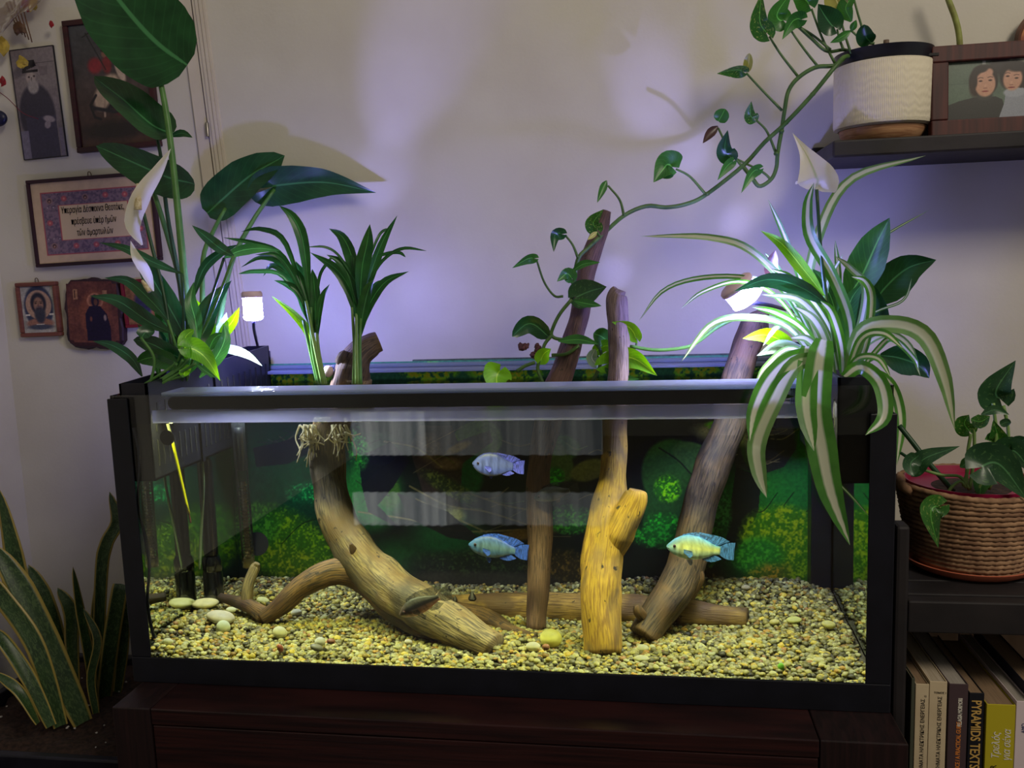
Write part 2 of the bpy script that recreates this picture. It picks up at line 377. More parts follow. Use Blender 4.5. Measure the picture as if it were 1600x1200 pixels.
# ============================================================ PICTURES on the left of the back wall
m_pr = Mpaint('matt_print', .75); m_pg = Mpaint('glossy_print', .25, .5)
m_icon = M('icon_frame_wood', (62, 22, 26), (44, 16, 20), 10, (1, 1, 8), rough=.45)
m_iron = M('hook_brass', (110, 95, 80), metal=.8, rough=.5)
def picture(name, q, cat, label, bw, bd, fmat, cv, pmat, mat_gap=0, th=.012, hook=None, Y=YB, group=None, frame_name='frame'):
    """q: photo corners tl,tr,br,bl on the wall; empty turned to the picture's lean, parts built flat in its own axes"""
    P = [U(a, b, Y-th) for a, b in q]; c = sum(P)/4; w = (np.linalg.norm(P[1]-P[0])+np.linalg.norm(P[2]-P[3]))/2; h = (np.linalg.norm(P[3]-P[0])+np.linalg.norm(P[2]-P[1]))/2
    e = (P[1]-P[0]+P[2]-P[3]); a1 = math.atan2(e[2], e[0]); g = (P[0]-P[3]+P[1]-P[2]); a2 = math.atan2(-g[0], g[2]); ang = (a1+a2)/2
    o = empty(name, (c[0], Y-.0005, c[2]), label, cat, group, rot=(0, -ang, 0))
    if bw:
        bm = bmesh.new()
        X, Z = w/2, h/2
        for (x0, x1, z0, z1) in ((-X, X, Z-bw, Z), (-X, X, -Z, -Z+bw), (-X, -X+bw, -Z+bw, Z-bw), (X-bw, X, -Z+bw, Z-bw)):
            bbox(bm, (x0, -th, z0), (x1, 0, z1))
        bmobj(frame_name, bm, fmat, o, local=True, bevel=bd)
    x, z = w/2-bw, h/2-bw
    y = -th*.6 if bw else -th
    if not bw: box('board', (-w/2, -th*.98, -h/2), (w/2, 0, h/2), fmat, o, bevel=bd, local=True); x -= bd; z -= bd
    sheet('print', cv, lambda s, t: (-x+2*x*s, y-.0003, -z+2*z*t), pmat, o, local=True)
    if hook:
        v, f, uv = tube_data([(-.004, -.004, h/2-.001), (-.0022, -.005, h/2+.007), (.0022, -.005, h/2+.007), (.004, -.004, h/2-.001)], .0009, 6, 12)
        mesh('hook', v, f, m_iron, o, uv=uv, local=True)
    return o, w, h
# rider on a white horse
cv = Canvas(110, 160, (62, 56, 58))
cv.blend(np.clip(1-cv.Y*1.4, 0, 1), (66, 42, 32)); cv.blend(np.clip(cv.Y-.55, 0, 1)*1.2, (58, 66, 72)); cv.grain(8, .25, 3)
cv.ell(.5, .12, .6, .10, (30, 24, 22), .6); cv.ell(.42, .33, .28, .05, (25, 22, 26), .5, .1); cv.ell(.62, .27, .16, .05, (88, 30, 36), .5)
cv.ell(.36, .40, .13, .14, (168, 146, 124), .3, -.5); cv.ell(.48, .50, .16, .09, (172, 150, 128), .3, .5); cv.ell(.63, .60, .06, .12, (176, 156, 138), .3, .3); cv.ell(.70, .66, .06, .035, (176, 158, 140), .3, -.7)
cv.line([(.38, .38), (.36, .24)], .012, (150, 128, 110)); cv.line([(.52, .44), (.62, .38), (.58, .30)], .012, (160, 138, 116)); cv.line([(.27, .42), (.18, .34), (.22, .24), (.3, .22)], .014, (24, 22, 26))
cv.ell(.30, .66, .12, .08, (128, 34, 44), .4, .3); cv.ell(.46, .66, .08, .09, (112, 36, 40), .4); cv.ell(.44, .75, .045, .035, (120, 82, 66), .3); cv.ell(.44, .78, .05, .022, (40, 28, 26), .3)
cv.line([(.22, .93), (.44, .62)], .006, (22, 22, 26)); cv.line([(.17, .9), (.27, .93)], .006, (22, 22, 26)); cv.line([(.2, .32), (.5, .27), (.75, .30)], .02, (26, 26, 32)); cv.grain(40, .15, 5)
picture('framed_icon', ((92, 30), (224, 21), (253, 229), (123, 237)), 'picture', 'dark wooden framed painting of a red-cloaked rider on a white horse', .010, .0015, m_icon, cv, m_pg, hook=None)
# sepia portrait print
cv = Canvas(90, 170, (118, 108, 112)); cv.grain(10, .12, 2); cv.rect(.0, .62, 1, 1, (128, 118, 120), .6); cv.rect(.55, .86, .98, .865, (80, 74, 78)); cv.rect(.62, .75, .8, .83, (108, 98, 102))
cv.ell(.45, .40, .44, .30, (52, 48, 62), .12); cv.rect(.16, 0, .86, .38, (58, 54, 74)); cv.ell(.40, .735, .13, .075, (160, 146, 142), .3); cv.ell(.43, .655, .15, .075, (150, 142, 142), .3)
cv.poly([(.22, .80), (.56, .84), (.52, .90), (.27, .89)], (34, 32, 38)); cv.rect(.22, .785, .58, .81, (40, 37, 42)); cv.ell(.36, .745, .03, .01, (60, 50, 55)); cv.ell(.48, .75, .03, .01, (60, 50, 55)); cv.line([(.42, .74), (.41, .715)], .006, (95, 84, 86))
cv.ell(.70, .35, .16, .035, (152, 140, 146), .3, -.2); cv.ell(.65, .30, .09, .04, (142, 130, 138), .3, .4); cv.rect(0, 0, .18, .26, (122, 116, 140), .8); cv.rect(.9, 0, 1, .26, (112, 104, 130), .6); cv.grain(60, .12, 6)
picture('portrait_print', ((13, 79), (81, 70), (107, 245), (38, 249)), 'picture', 'narrow unframed sepia print of a bearded man in black robe and hat', .0012, .0004, M('print_edge', (24, 22, 30)), cv, m_pg, th=.004, frame_name='edge')
# ornate text panel
cv = Canvas(200, 130, (205, 178, 150)); cv.grain(14, .06, 4)
cv.rect(.075, .10, .93, .88, (168, 82, 92)); cv.rect(.085, .112, .92, .868, (122, 104, 120)); nz = cv.noise(40, 3, 8); cv.blend((nz > .55)*.5*((cv.X > .085) & (cv.X < .92) & (cv.Y > .112) & (cv.Y < .868)), (150, 120, 140)); cv.blend((nz < .42)*.5*((cv.X > .085) & (cv.X < .92) & (cv.Y > .112) & (cv.Y < .868)), (84, 68, 96))
for (x, y) in ((.27, .79), (.62, .80), (.78, .79), (.13, .5), (.88, .62), (.88, .36), (.33, .2), (.68, .2), (.5, .2)): cv.ell(x, y, .028, .04, (178, 88, 98), .3); cv.ell(x, y, .011, .016, (214, 140, 130), .4)
for (x, y) in ((.145, .77), (.45, .79), (.86, .79), (.145, .21)): cv.ell(x, y, .03, .045, (150, 118, 118), .2); cv.ell(x, y, .018, .03, (60, 44, 58), .3); cv.ell(x, y-.005, .01, .016, (176, 132, 112), .4)
for k in range(34): cv.ell(.1+.80*k/33, .69 if k % 2 else .3, .006, .008, (208, 196, 200), .5); cv.ell(.1+.80*k/33, .845 if k % 2 else .14, .005, .007, (60, 50, 80), .5)
cv.rect(.215, .27, .80, .715, (180, 84, 90)); cv.rect(.222, .282, .793, .703, (214, 190, 158))
po, pw, ph = picture('text_plaque', ((38, 280), (236, 269), (251, 406), (57, 418)), 'plaque', 'wooden framed plaque with illuminated border around three lines of Greek lettering', .0065, .0012, M('plaque_frame', (52, 18, 34), (38, 14, 26), 9, rough=.5), cv, m_pr, hook=True)
m_ink = M('ink', (34, 26, 36), rough=.8)
for s, z, fw_, sz in (('Υπεραγία Δέσποινα Θεοτόκε,', .098, .50, .105), ('πρέσβευε ὑπὲρ ἡμῶν', -.035, .36, .105), ('τῶν ἁμαρτωλῶν', -.165, .29, .105)):
    Mx = Matrix.LocRotScale(po.location, po.rotation_euler, po.scale) @ Matrix.Translation((0, -.0079, z*ph)) @ Matrix.Rotation(math.pi/2, 4, 'X')
    text('lettering', s, sz*ph, m_ink, po, Mx, 'CENTER', shear=.08, bold=.00005, fit=fw_*pw)
# small bearded saint
cv = Canvas(80, 110, (168, 164, 160)); cv.ell(.5, .55, .46, .5, (52, 58, 84), .12); cv.grain(9, .2, 3); cv.ell(.5, .60, .40, .33, (176, 142, 124), .08); cv.ell(.5, .63, .26, .26, (42, 40, 56), .2); cv.ell(.5, .60, .17, .19, (148, 112, 98), .25)
cv.ell(.52, .40, .2, .2, (62, 62, 76), .35); cv.ell(.5, .2, .46, .13, (150, 106, 92), .25); cv.ell(.5, .12, .46, .07, (70, 74, 92), .4); cv.ell(.52, .32, .16, .15, (56, 58, 74), .4)
for x in (.42, .58): cv.ell(x, .635, .045, .013, (28, 22, 30), .4); cv.line([(x-.05, .665), (x+.05, .67)], .007, (34, 26, 34))
cv.line([(.5, .64), (.49, .56), (.52, .555)], .007, (94, 66, 62)); cv.line([(.44, .515), (.56, .515)], .008, (60, 36, 40)); cv.rect(.08, .37, .22, .40, (206, 200, 196)); cv.rect(.80, .37, .94, .40, (206, 200, 196)); cv.rect(.38, .165, .62, .185, (200, 190, 180)); cv.grain(50, .15, 4)
o, _, _ = picture('small_icon', ((21, 442), (86, 440), (95, 525), (33, 527)), 'picture', 'small framed icon of a bearded haloed man, leftmost of the lower row', .008, .002, M('light_icon_wood', (126, 74, 62), (104, 58, 50), 12, (1, 1, 10), rough=.5), cv, m_pr, hook=True)
# rough-edged wooden plank icon
cv = Canvas(90, 120, (112, 66, 58)); cv.blend(cv.noise(7, 3, 2)*1.1-.3, (64, 34, 42)); cv.ell(.55, .48, .36, .44, (138, 80, 62), .2, amt=.6); cv.ell(.56, .70, .17, .13, (176, 120, 96), .12); cv.ell(.56, .70, .145, .108, (122, 74, 62), .3)
cv.poly([(.36, .08), (.84, .08), (.84, .30), (.78, .50), (.66, .62), (.44, .62), (.35, .5)], (30, 22, 50)); cv.ell(.56, .70, .085, .105, (32, 24, 50), .15); cv.ell(.57, .68, .045, .06, (104, 66, 58), .3); cv.ell(.46, .42, .03, .05, (106, 64, 56), .4); cv.ell(.74, .44, .035, .06, (150, 130, 130), .4)
cv.rect(.13, .72, .22, .88, (160, 116, 90)); cv.rect(.155, .75, .175, .86, (70, 40, 40)); cv.rect(.72, .76, .80, .86, (160, 116, 90)); cv.rect(0, 0, 1, .05, (52, 28, 38), .8); cv.grain(40, .2, 8)
q = ((98, 436), (187, 436), (191, 543), (107, 545)); P = [U(a, b, YB-.014) for a, b in q]; c = sum(P)/4
o = empty('plank_icon', (c[0], YB-.0005, c[2]), 'irregular carved wooden plank icon of a robed figure, middle of the lower row', 'picture', rot=(0, .03, 0))
w, h = .105, .128; w = np.linalg.norm(P[1]-P[0]); h = np.linalg.norm(P[3]-P[0])
outl = []
for k in range(48):
    a = 2*math.pi*k/48; ca, sa = math.cos(a), math.sin(a); n_ = 7 if sa < 0 else 4
    r = (abs(ca)**n_+abs(sa)**n_)**(-1/n_); r *= 1+.025*math.sin(a*9)+.015*math.sin(a*17+1); outl.append((ca*r*w/2, sa*r*h/2))
n = len(outl); v = [(x, 0, z) for x, z in outl]+[(x, -.011, z) for x, z in outl]+[(x*.96, -.014, z*.97) for x, z in outl]
f = [(i, (i+1) % n, n+(i+1) % n, n+i) for i in range(n)]+[(n+i, n+(i+1) % n, 2*n+(i+1) % n, 2*n+i) for i in range(n)]+[tuple(range(2*n, 3*n))]
mesh('plank', v, f, M('plank_wood', (60, 34, 44), (38, 22, 36), 8, rough=.6), o, smooth=False, local=True)
sheet('print', cv, lambda s, t: (-.44*w+.88*w*s, -.0145, (-.46*h+.92*h*t)*(1 if abs(s-.5) < .42 else .93)), m_pr, o, local=True)
# red framed icon behind the leaves
cv = Canvas(60, 90, (146, 100, 70)); cv.ell(.5, .45, .3, .45, (58, 56, 92), .3); cv.ell(.45, .78, .14, .12, (176, 130, 90), .2); cv.ell(.45, .76, .08, .08, (70, 50, 60), .3); cv.ell(.4, .15, .25, .12, (70, 74, 110), .4); cv.line([(.6, .6), (.8, .4)], .02, (190, 150, 100)); cv.grain(12, .35, 2)
picture('red_framed_icon', ((186, 438), (246, 434), (255, 508), (197, 513)), 'picture', 'small icon in a crimson frame half hidden behind the left leaves', .006, .001, M('crimson_frame', (122, 22, 44), rough=.5), cv, m_pr)
# wrapped dried flowers hanging in clear film at the top left
fb = empty('dried_bouquet', U(30, 30, YB-.03), 'dried flowers wrapped in crinkled clear film hanging in the top left corner', 'dried flowers')
m_film = Mglass('clear_film', (.90, .86, .83), refl=1.6, rough=.15, bump=1.0, bscale=25, haze=.42, hazec=(190, 172, 158))
rows, cols = 14, 18; v = []
outp = [(-60, -60), (95, -50), (92, 55), (60, 73), (18, 84), (-5, 120), (-60, 130)]
for i in range(rows):
    for j in range(cols):
        s, t = j/(cols-1), i/(rows-1); ub = 96-40*t**2*1.2; uu = -60+(ub+60)*s; vv = -70+t*(150-60*s-8*math.sin(s*9))
        v.append(U(uu, vv, YB-.035-.02*mnoise.noise(Vector((s*5, t*5, 1)))-.015*math.sin(s*3.1)))
mesh('film', v, [(i*cols+j, i*cols+j+1, (i+1)*cols+j+1, (i+1)*cols+j) for i in range(rows-1) for j in range(cols-1)], m_film, fb)
m_red, m_yel, m_dry = M('dried_red', (168, 30, 40), (120, 20, 30), 60), M('dried_yellow', (196, 168, 70), (150, 130, 50), 60), M('dried_stem', (120, 84, 60), (90, 64, 44), 40)
for (uu, vv, mt, r) in ((42, 5, m_red, 9), (50, 6, m_yel, 9), (35, 97, m_yel, 8), (4, 128, m_red, 6), (80, 38, m_red, 4), (30, 45, m_dry, 9), (4, 72, m_yel, 10)):
    cc = U(uu, vv, YB-.022); v, f, _ = ballv(cc, r*px(YB), 2, (1, .5, 1.2), .9)
    mesh('flower', v, f, mt, fb, smooth=False)
for k in range(5):
    tube('stem', [U(30+k*5, 50+k*4, YB-.02), U(12+k*6, 10, YB-.02), U(-10+k*10, -50, YB-.02)], .0012, m_dry, fb, 6)
tube('stem', [U(-20, 132, YB-.03), U(10, 152, YB-.02), U(35, 176, YB-.02), U(60, 186, YB-.012)], .0007, M('red_thread', (110, 30, 50)), fb, 6)
# dark oval object at the left edge
c = U(-4, 185, YB-.02); v, f, _ = ballv(c, .02, 3, (1, .5, .78)); setp(mesh('dark_pendant', v, f, M('navy_plastic', (22, 24, 54), rough=.4)), 'dark blue rounded pendant hanging at the left picture edge', 'pendant')
# ============================================================ CABINET under the tank
m_cab = M('dark_wenge', (52, 26, 26), (30, 17, 19), 7, (1, 6, 30), rough=.32, bump=.15, detail=6)
m_cabv = M('dark_wenge_upright', (40, 24, 25), (26, 17, 19), 7, (30, 6, 1), rough=.4, bump=.12, detail=6)
yf = UZ(600, 1125, 0)[1]; xl = UZ(165, 1113, 0)[0]; xr = .505
cb = empty('cabinet', (0, .18, ZF), 'low dark brown wooden cabinet carrying the aquarium', 'cabinet')
box('top_panel', (xl+.055, yf+.0, -.022), (xr-.098, .455, 0), m_cab, cb)
box('side_panel', (xl, yf, ZF), (xl+.054, .455, 0), m_cabv, cb)
box('side_panel', (xr-.097, yf, ZF), (xr, .455, 0), m_cabv, cb)
box('drawer', (xl+.056, yf+.001, -.30), (xr-.099, yf+.03, -.0235), m_cab, cb)
box('plinth', (xl+.056, yf+.02, ZF), (xr-.099, .44, -.305), m_cabv, cb)

# ============================================================ AQUARIUM
D, H, FT = .445, .4055, .006
m_black = M('black_silicone', (13, 14, 22), (19, 20, 30), 30, rough=.45, bump=.1)
m_pane = Mglass('aquarium_glass', (.97, .985, .975), refl=1.0, rough=.0)
m_edge = Mglass('glass_strip', (.72, .86, .86), refl=1.6, rough=.08, haze=.6, hazec=(186, 196, 222), bump=.4, bscale=60)
tk = empty('aquarium', (0, D/2, 0), 'large rectangular glass aquarium with black base band and planted driftwood layout', 'aquarium')
def band(name, lo, hi, mat=m_black, b=.0012): return box(name, lo, hi, mat, tk, bevel=b)
band('bottom_band', (-.503, -.004, 0), (.503, -.0005, .037))
band('corner_strip', (-.503, -.0035, .0372), (-.474, -.0005, H-.004))
band('corner_strip', (.474, -.0035, .0372), (.503, -.0005, .372))
band('base_panel', (-.5, 0, 0), (.5, D, .008))
band('corner_strip', (.5005, -.0035, .0), (.504, .03, .372))
box('front_pane', (-.5, 0, .008), (.5, .006, H), m_pane, tk, bevel=0)
box('side_pane', (-.5, .0062, .008), (-.494, D-.0062, H), m_pane, tk, bevel=0)
box('side_pane', (.494, .0062, .008), (.5, D-.0062, H), m_pane, tk, bevel=0)
box('back_pane', (-.5, D-.006, .008), (.5, D, H-.012), m_pane, tk, bevel=0)
# braces: a front one with a rounded black strip below, a back one of two stacked strips
z1, z0 = U(750, 613, .012)[2], U(750, 634, .012)[2]
bm = bmesh.new(); x0, x1 = U(265, 625, .012)[0], U(1240, 615, .012)[0]; r = (z1-z0)/2
pts = [(x0+r+r*math.cos(math.pi/2+math.pi*k/10), (z0+z1)/2+r*math.sin(math.pi/2+math.pi*k/10)) for k in range(11)]+[(x1-.03, z0), (x1, z0+r*.9), (x1-.025, z1)]
vs = [bm.verts.new((x, .0066, z)) for x, z in pts]; fc = bm.faces.new(vs); g = bmesh.ops.extrude_face_region(bm, geom=[fc]); bmesh.ops.translate(bm, verts=[q for q in g['geom'] if isinstance(q, bmesh.types.BMVert)], vec=(0, .006, 0))
bmesh.ops.recalc_face_normals(bm, faces=bm.faces); bmobj('black_strip', bm, m_black, tk)
box('front_brace', (-.43, .0066, z1+.0004), (.43, .060, z1+.006), m_edge, tk)
box('back_brace', (-.494, D-.058, .385), (.494, D-.0066, .3905), m_edge, tk)
box('back_brace', (-.494, D-.030, .3910), (.494, D-.0066, .3965), m_edge, tk)
box('back_rim_strip', (-.20, D-.006, H-.012), (.40, D, H-.004), M('worn_rim', (92, 104, 96), (40, 60, 44), 60, rough=.5), tk)
# added haze sheet above the water line, standing in for the water's bright reflection
box('reflection_haze', (U(238, 650, .006)[0], .0061, .3665), (U(1288, 640, .006)[0], .0064, z0-.0005), Mglass('haze_sheet', (.95, .96, 1), refl=1.2, rough=.1, haze=.45, hazec=(214, 216, 236), bump=.5, bscale=40), tk, bevel=0)
# silicone bead drips down the left corner
tube('silicone_bead', [(-.474+.004*math.sin(k*1.3), .0075, .36-.03*k) for k in range(11)], .0022, M('grey_silicone', (96, 98, 108), rough=.5), tk, 6, rough=.6)

# added area light under the front brace, filling the tank's front down and back
lb = area('front_fill', (0, .0235, z0-.003), (0, .085, 0), .90, 3.6, (1.0, .96, .52), .012); lb.data.spread = math.radians(118)
# water: the front and side faces bend light, the top is a rippled mirror-by-angle sheet
WL = .3655
m_wtop = Mglass('water_surface', (.93, .97, .86), refl=1.0, rough=.02, bump=.5, bscale=38, ior=1.33)
m_wfr = Mrefract('water_front', (.95, .98, .86)); m_wsd = Mrefract('water_side', (.80, .88, .74))
X0, X1, Y0, Y1, Z0 = -.4935, .4935, GL, D-.0090, .0095
v = [(X0, Y0, Z0), (X1, Y0, Z0), (X1, Y1, Z0), (X0, Y1, Z0), (X0, Y0, WL), (X1, Y0, WL), (X1, Y1, WL), (X0, Y1, WL)]
f = [(0, 1, 5, 4), (1, 2, 6, 5), (3, 0, 4, 7), (4, 5, 6, 7)]
wt = mesh('water', v, f, [m_wfr, m_wsd, m_wtop], None, smooth=False, midx=[0, 1, 1, 2])
setp(wt, 'clear slightly yellow water filling the aquarium to just below the rim', 'water', kind='stuff')

# ---------------- printed backdrop behind the water
PW, PH = .988, .39
cv = Canvas(860, 336, (8, 20, 18))
def S(u, v):                     # photo pixel (through the water) -> place on the print
    q = W(u, v, D-.009); return ((q[0]+PW/2)/PW, (q[2]-.009)/PH)
def pe(u, v, ru, rv, col, soft=.2, ang=0, amt=1, clip=None):
    s, t = S(u, v); s2, t2 = S(u+10, v+10); kx, ky = (s2-s)/10, (t-t2)/10
    return cv.ell(s, t, ru*abs(kx), rv*abs(ky), col, soft, ang, amt, clip)
def pp(pts, col, amt=1): cv.poly([S(*q) for q in pts], col, amt)
def pl(pts, w, col, amt=1): cv.line([tuple(q) for q in catmull([S(*q) for q in pts], len(pts)*6)], w*.00105, col, amt)
n1, n2, n3, n4 = cv.noise(6, 4, 1), cv.noise(46, 3, 2), cv.noise(120, 2, 3), cv.noise(14, 3, 4)
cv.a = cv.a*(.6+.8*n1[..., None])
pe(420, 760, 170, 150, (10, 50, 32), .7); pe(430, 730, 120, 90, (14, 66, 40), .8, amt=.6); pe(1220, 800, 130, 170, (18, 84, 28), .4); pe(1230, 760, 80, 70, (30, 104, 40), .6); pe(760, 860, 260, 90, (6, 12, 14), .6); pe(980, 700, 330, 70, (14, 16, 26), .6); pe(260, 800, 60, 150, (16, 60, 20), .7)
pe(580, 770, 60, 70, (26, 92, 36), .4); pe(700, 840, 80, 50, (14, 62, 30), .6); pe(620, 870, 60, 40, (18, 60, 28), .7)
# big old leaves
pe(1055, 745, 55, 62, (38, 78, 34), .08, .3); pe(1090, 718, 45, 24, (56, 92, 44), .1, -.5); pe(1040, 800, 45, 60, (28, 66, 32), .3); pl([(1030, 700), (1060, 720), (1085, 745), (1110, 752)], 4, (12, 18, 14))
pe(745, 690, 44, 34, (62, 86, 36), .1, .3); pe(725, 740, 34, 50, (20, 72, 36), .2); pe(880, 700, 30, 22, (44, 74, 40), .2); pe(870, 720, 25, 40, (58, 78, 44), .15, .5); pe(590, 700, 40, 30, (34, 60, 36), .3); pe(600, 760, 26, 40, (52, 88, 36), .2, .4); pe(920, 735, 34, 18, (86, 88, 50), .2, .3)
# stump and roots
pp([(655, 665), (705, 665), (715, 690), (765, 672), (770, 690), (722, 725), (718, 800), (668, 795), (650, 735), (640, 700)], (48, 38, 34), .95)
pe(670, 700, 26, 26, (96, 80, 66), .5); pe(715, 700, 26, 8, (116, 98, 52), .4, .4); pe(700, 725, 30, 12, (92, 76, 60), .5)
for pts in ([(640, 760), (700, 790), (760, 800), (830, 822)], [(650, 780), (690, 800), (760, 832)], [(600, 690), (650, 700), (690, 730)], [(560, 800), (640, 812), (720, 830), (820, 828)], [(730, 770), (790, 790), (850, 800)]): pl(pts, 5, (112, 100, 60), .8)
for k in range(26):
    a = random.uniform(520, 960); b = random.uniform(670, 850); l = random.uniform(20, 80); q = random.uniform(-.6, .6)
    pl([(a, b), (a+l*.5, b+l*q*.5+random.uniform(-8, 8)), (a+l, b+l*q)], random.uniform(1.2, 3), random.choice([(120, 104, 74), (84, 80, 50), (30, 28, 24), (70, 90, 44)]), .75)
pe(820, 835, 60, 12, (96, 74, 30), .5, .1); pe(710, 805, 22, 16, (140, 142, 84), .5); pe(690, 790, 34, 26, (80, 82, 72), .7, amt=.6)
pp([(560, 715), (610, 690), (640, 720), (615, 760), (590, 790), (630, 830), (575, 800), (565, 760)], (10, 10, 26), .9); pp([(620, 770), (700, 800), (760, 850), (700, 840), (640, 810)], (18, 16, 22), .9)
# roots top left and top right
for k in range(16):
    a = 400+random.uniform(0, 90); b = 662+random.uniform(0, 50); pl([(a, b), (a+25, b+random.uniform(-14, 14)), (a+55, b-random.uniform(0, 26))], random.uniform(1.5, 3), random.choice([(92, 80, 58), (60, 62, 56), (34, 38, 40)]), .8)
pp([(395, 700), (440, 690), (520, 665), (560, 660), (520, 690), (450, 725), (400, 730)], (18, 22, 34), .8)
pp([(1080, 655), (1250, 655), (1245, 700), (1225, 730), (1190, 742), (1150, 730), (1140, 700), (1090, 690)], (34, 34, 36), .95); pe(1130, 680, 60, 18, (126, 128, 92), .5, -.2); pe(1120, 664, 22, 8, (96, 170, 30), .4)
for k in range(22):
    a = random.uniform(1090, 1210); b = random.uniform(660, 725); pl([(a, b), (a+20, b+random.uniform(-10, 10)), (a+44, b-random.uniform(-6, 16))], random.uniform(1.2, 2.6), random.choice([(140, 130, 96), (90, 78, 56), (20, 20, 22)]), .85)
pp([(1150, 730), (1190, 745), (1185, 800), (1160, 850), (1130, 880), (1140, 800)], (16, 16, 26), .9)
# mossy cushions
def moss(u, v, ru, rv, col, dark, ang=0, soft=.45, k=.5, amt=1):
    m = pe(u, v, ru, rv, dark, soft, ang, .9*amt); cv.blend(np.clip((n3*.6+n2*.5-k)*5, 0, 1)*np.clip(m*1.5, 0, 1), col)
moss(450, 860, 110, 66, (96, 130, 16), (44, 92, 18), -.55, .35, .52); moss(400, 820, 46, 40, (60, 120, 30), (26, 84, 28), 0, .6); moss(470, 890, 90, 34, (120, 134, 24), (58, 96, 20), -.4, .6)
moss(1225, 850, 78, 66, (128, 150, 22), (56, 110, 18), -.35, .25, .50); moss(1185, 870, 46, 36, (60, 140, 40), (28, 108, 34), 0, .4); moss(1215, 905, 60, 30, (150, 118, 34), (70, 84, 24), 0, .6); moss(1270, 900, 50, 40, (110, 140, 20), (50, 100, 18), 0, .6)
moss(1036, 825, 34, 28, (44, 176, 40), (16, 90, 30), 0, .5, .52); moss(1043, 764, 24, 24, (118, 210, 20), (30, 100, 24), 0, .5, .47); moss(1030, 838, 56, 22, (34, 140, 40), (16, 84, 30), 0, .5)
moss(890, 812, 44, 26, (56, 130, 34), (24, 80, 28), 0, .4); moss(868, 745, 16, 18, (44, 140, 32), (18, 80, 22)); moss(1108, 850, 20, 50, (56, 120, 34), (22, 70, 26), 0, .5); moss(1130, 800, 16, 40, (44, 110, 50), (20, 70, 34), 0, .5)
moss(560, 700, 20, 40, (40, 130, 40), (20, 70, 34), 0, .6); moss(480, 770, 40, 22, (34, 150, 70), (14, 80, 44), 0, .7, .58); moss(700, 760, 60, 16, (90, 100, 44), (44, 60, 30), -.5, .5, .5); moss(740, 880, 120, 26, (40, 60, 28), (12, 26, 16), 0, .6, .55); moss(880, 890, 70, 36, (92, 72, 26), (40, 34, 16), 0, .6, .55); moss(1080, 900, 60, 20, (80, 70, 30), (36, 36, 18), 0, .6)
for pts in ([(1240, 770), (1225, 790)], [(1290, 775), (1260, 800)], [(1160, 790), (1190, 800), (1215, 770)], [(440, 850), (470, 820), (500, 810)], [(500, 790), (520, 770)]): pl(pts, 2.5, (10, 24, 14), .9)
# bottom: dim stones and trunks; top band above the water line: pale green moss seen over the rim
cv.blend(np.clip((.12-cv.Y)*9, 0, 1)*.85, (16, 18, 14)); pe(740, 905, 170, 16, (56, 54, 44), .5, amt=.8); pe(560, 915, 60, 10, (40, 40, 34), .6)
top = np.clip((cv.Y-.90)*40, 0, 1); cv.blend(top*.85, (50, 104, 80))
for (a, b, w_) in ((.05, .945, .05), (.115, .945, .035), (.33, .95, .06), (.47, .945, .08), (.62, .95, .03), (.80, .945, .05), (.70, .95, .03), (.88, .95, .04)): cv.blend(np.clip((n2-.38)*6, 0, 1)*np.clip((1-np.hypot((cv.X-a)/w_, (cv.Y-b)/.05))*3, 0, 1), (150, 226, 50))
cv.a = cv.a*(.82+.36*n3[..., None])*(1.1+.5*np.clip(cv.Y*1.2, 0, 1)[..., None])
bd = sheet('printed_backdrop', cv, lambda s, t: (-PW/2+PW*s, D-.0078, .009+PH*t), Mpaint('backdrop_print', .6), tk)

# ---------------- gravel bed
gx, gy = np.meshgrid(np.linspace(-.4925, .4925, 60), np.linspace(.0095, D-.0105, 30))
def gz(x, y):
    z = .036 + .010*math.exp(-((x+.36)/.14)**2-((y-.30)/.15)**2) + .012*math.exp(-((x-.42)/.10)**2-((y-.28)/.2)**2)+.014*math.exp(-((x+.47)/.05)**2-((y-.12)/.1)**2)
    z += .012*math.exp(-((x-.30)/.2)**2-((y-.42)/.10)**2)-.006*math.exp(-((x+.05)/.2)**2-((y-.42)/.10)**2)
    z += .006*mnoise.noise(Vector((x*6, y*6, 3))); z -= .010*math.exp(-(y/.02)**2); return max(z, .03)
bm = bmesh.new(); bmesh.ops.create_icosphere(bm, subdivisions=1, radius=1); iv0 = np.array([q.co[:] for q in bm.verts]); if0 = np.array([[x.index for x in q.verts] for q in bm.faces]); bm.free()
bm = bmesh.new(); bmesh.ops.create_icosphere(bm, subdivisions=2, radius=1); iv1 = np.array([q.co[:] for q in bm.verts]); if1 = np.array([[x.index for x in q.verts] for q in bm.faces]); bm.free()
rg = np.random.RandomState(5)
pal = np.array([.98, .99, .80])*np.array([(176, 168, 140), (190, 184, 160), (150, 140, 104), (196, 176, 110), (120, 112, 92), (92, 88, 80), (206, 200, 184), (166, 130, 80), (140, 132, 120), (70, 66, 62), (186, 160, 90), (130, 96, 74), (158, 156, 152)])
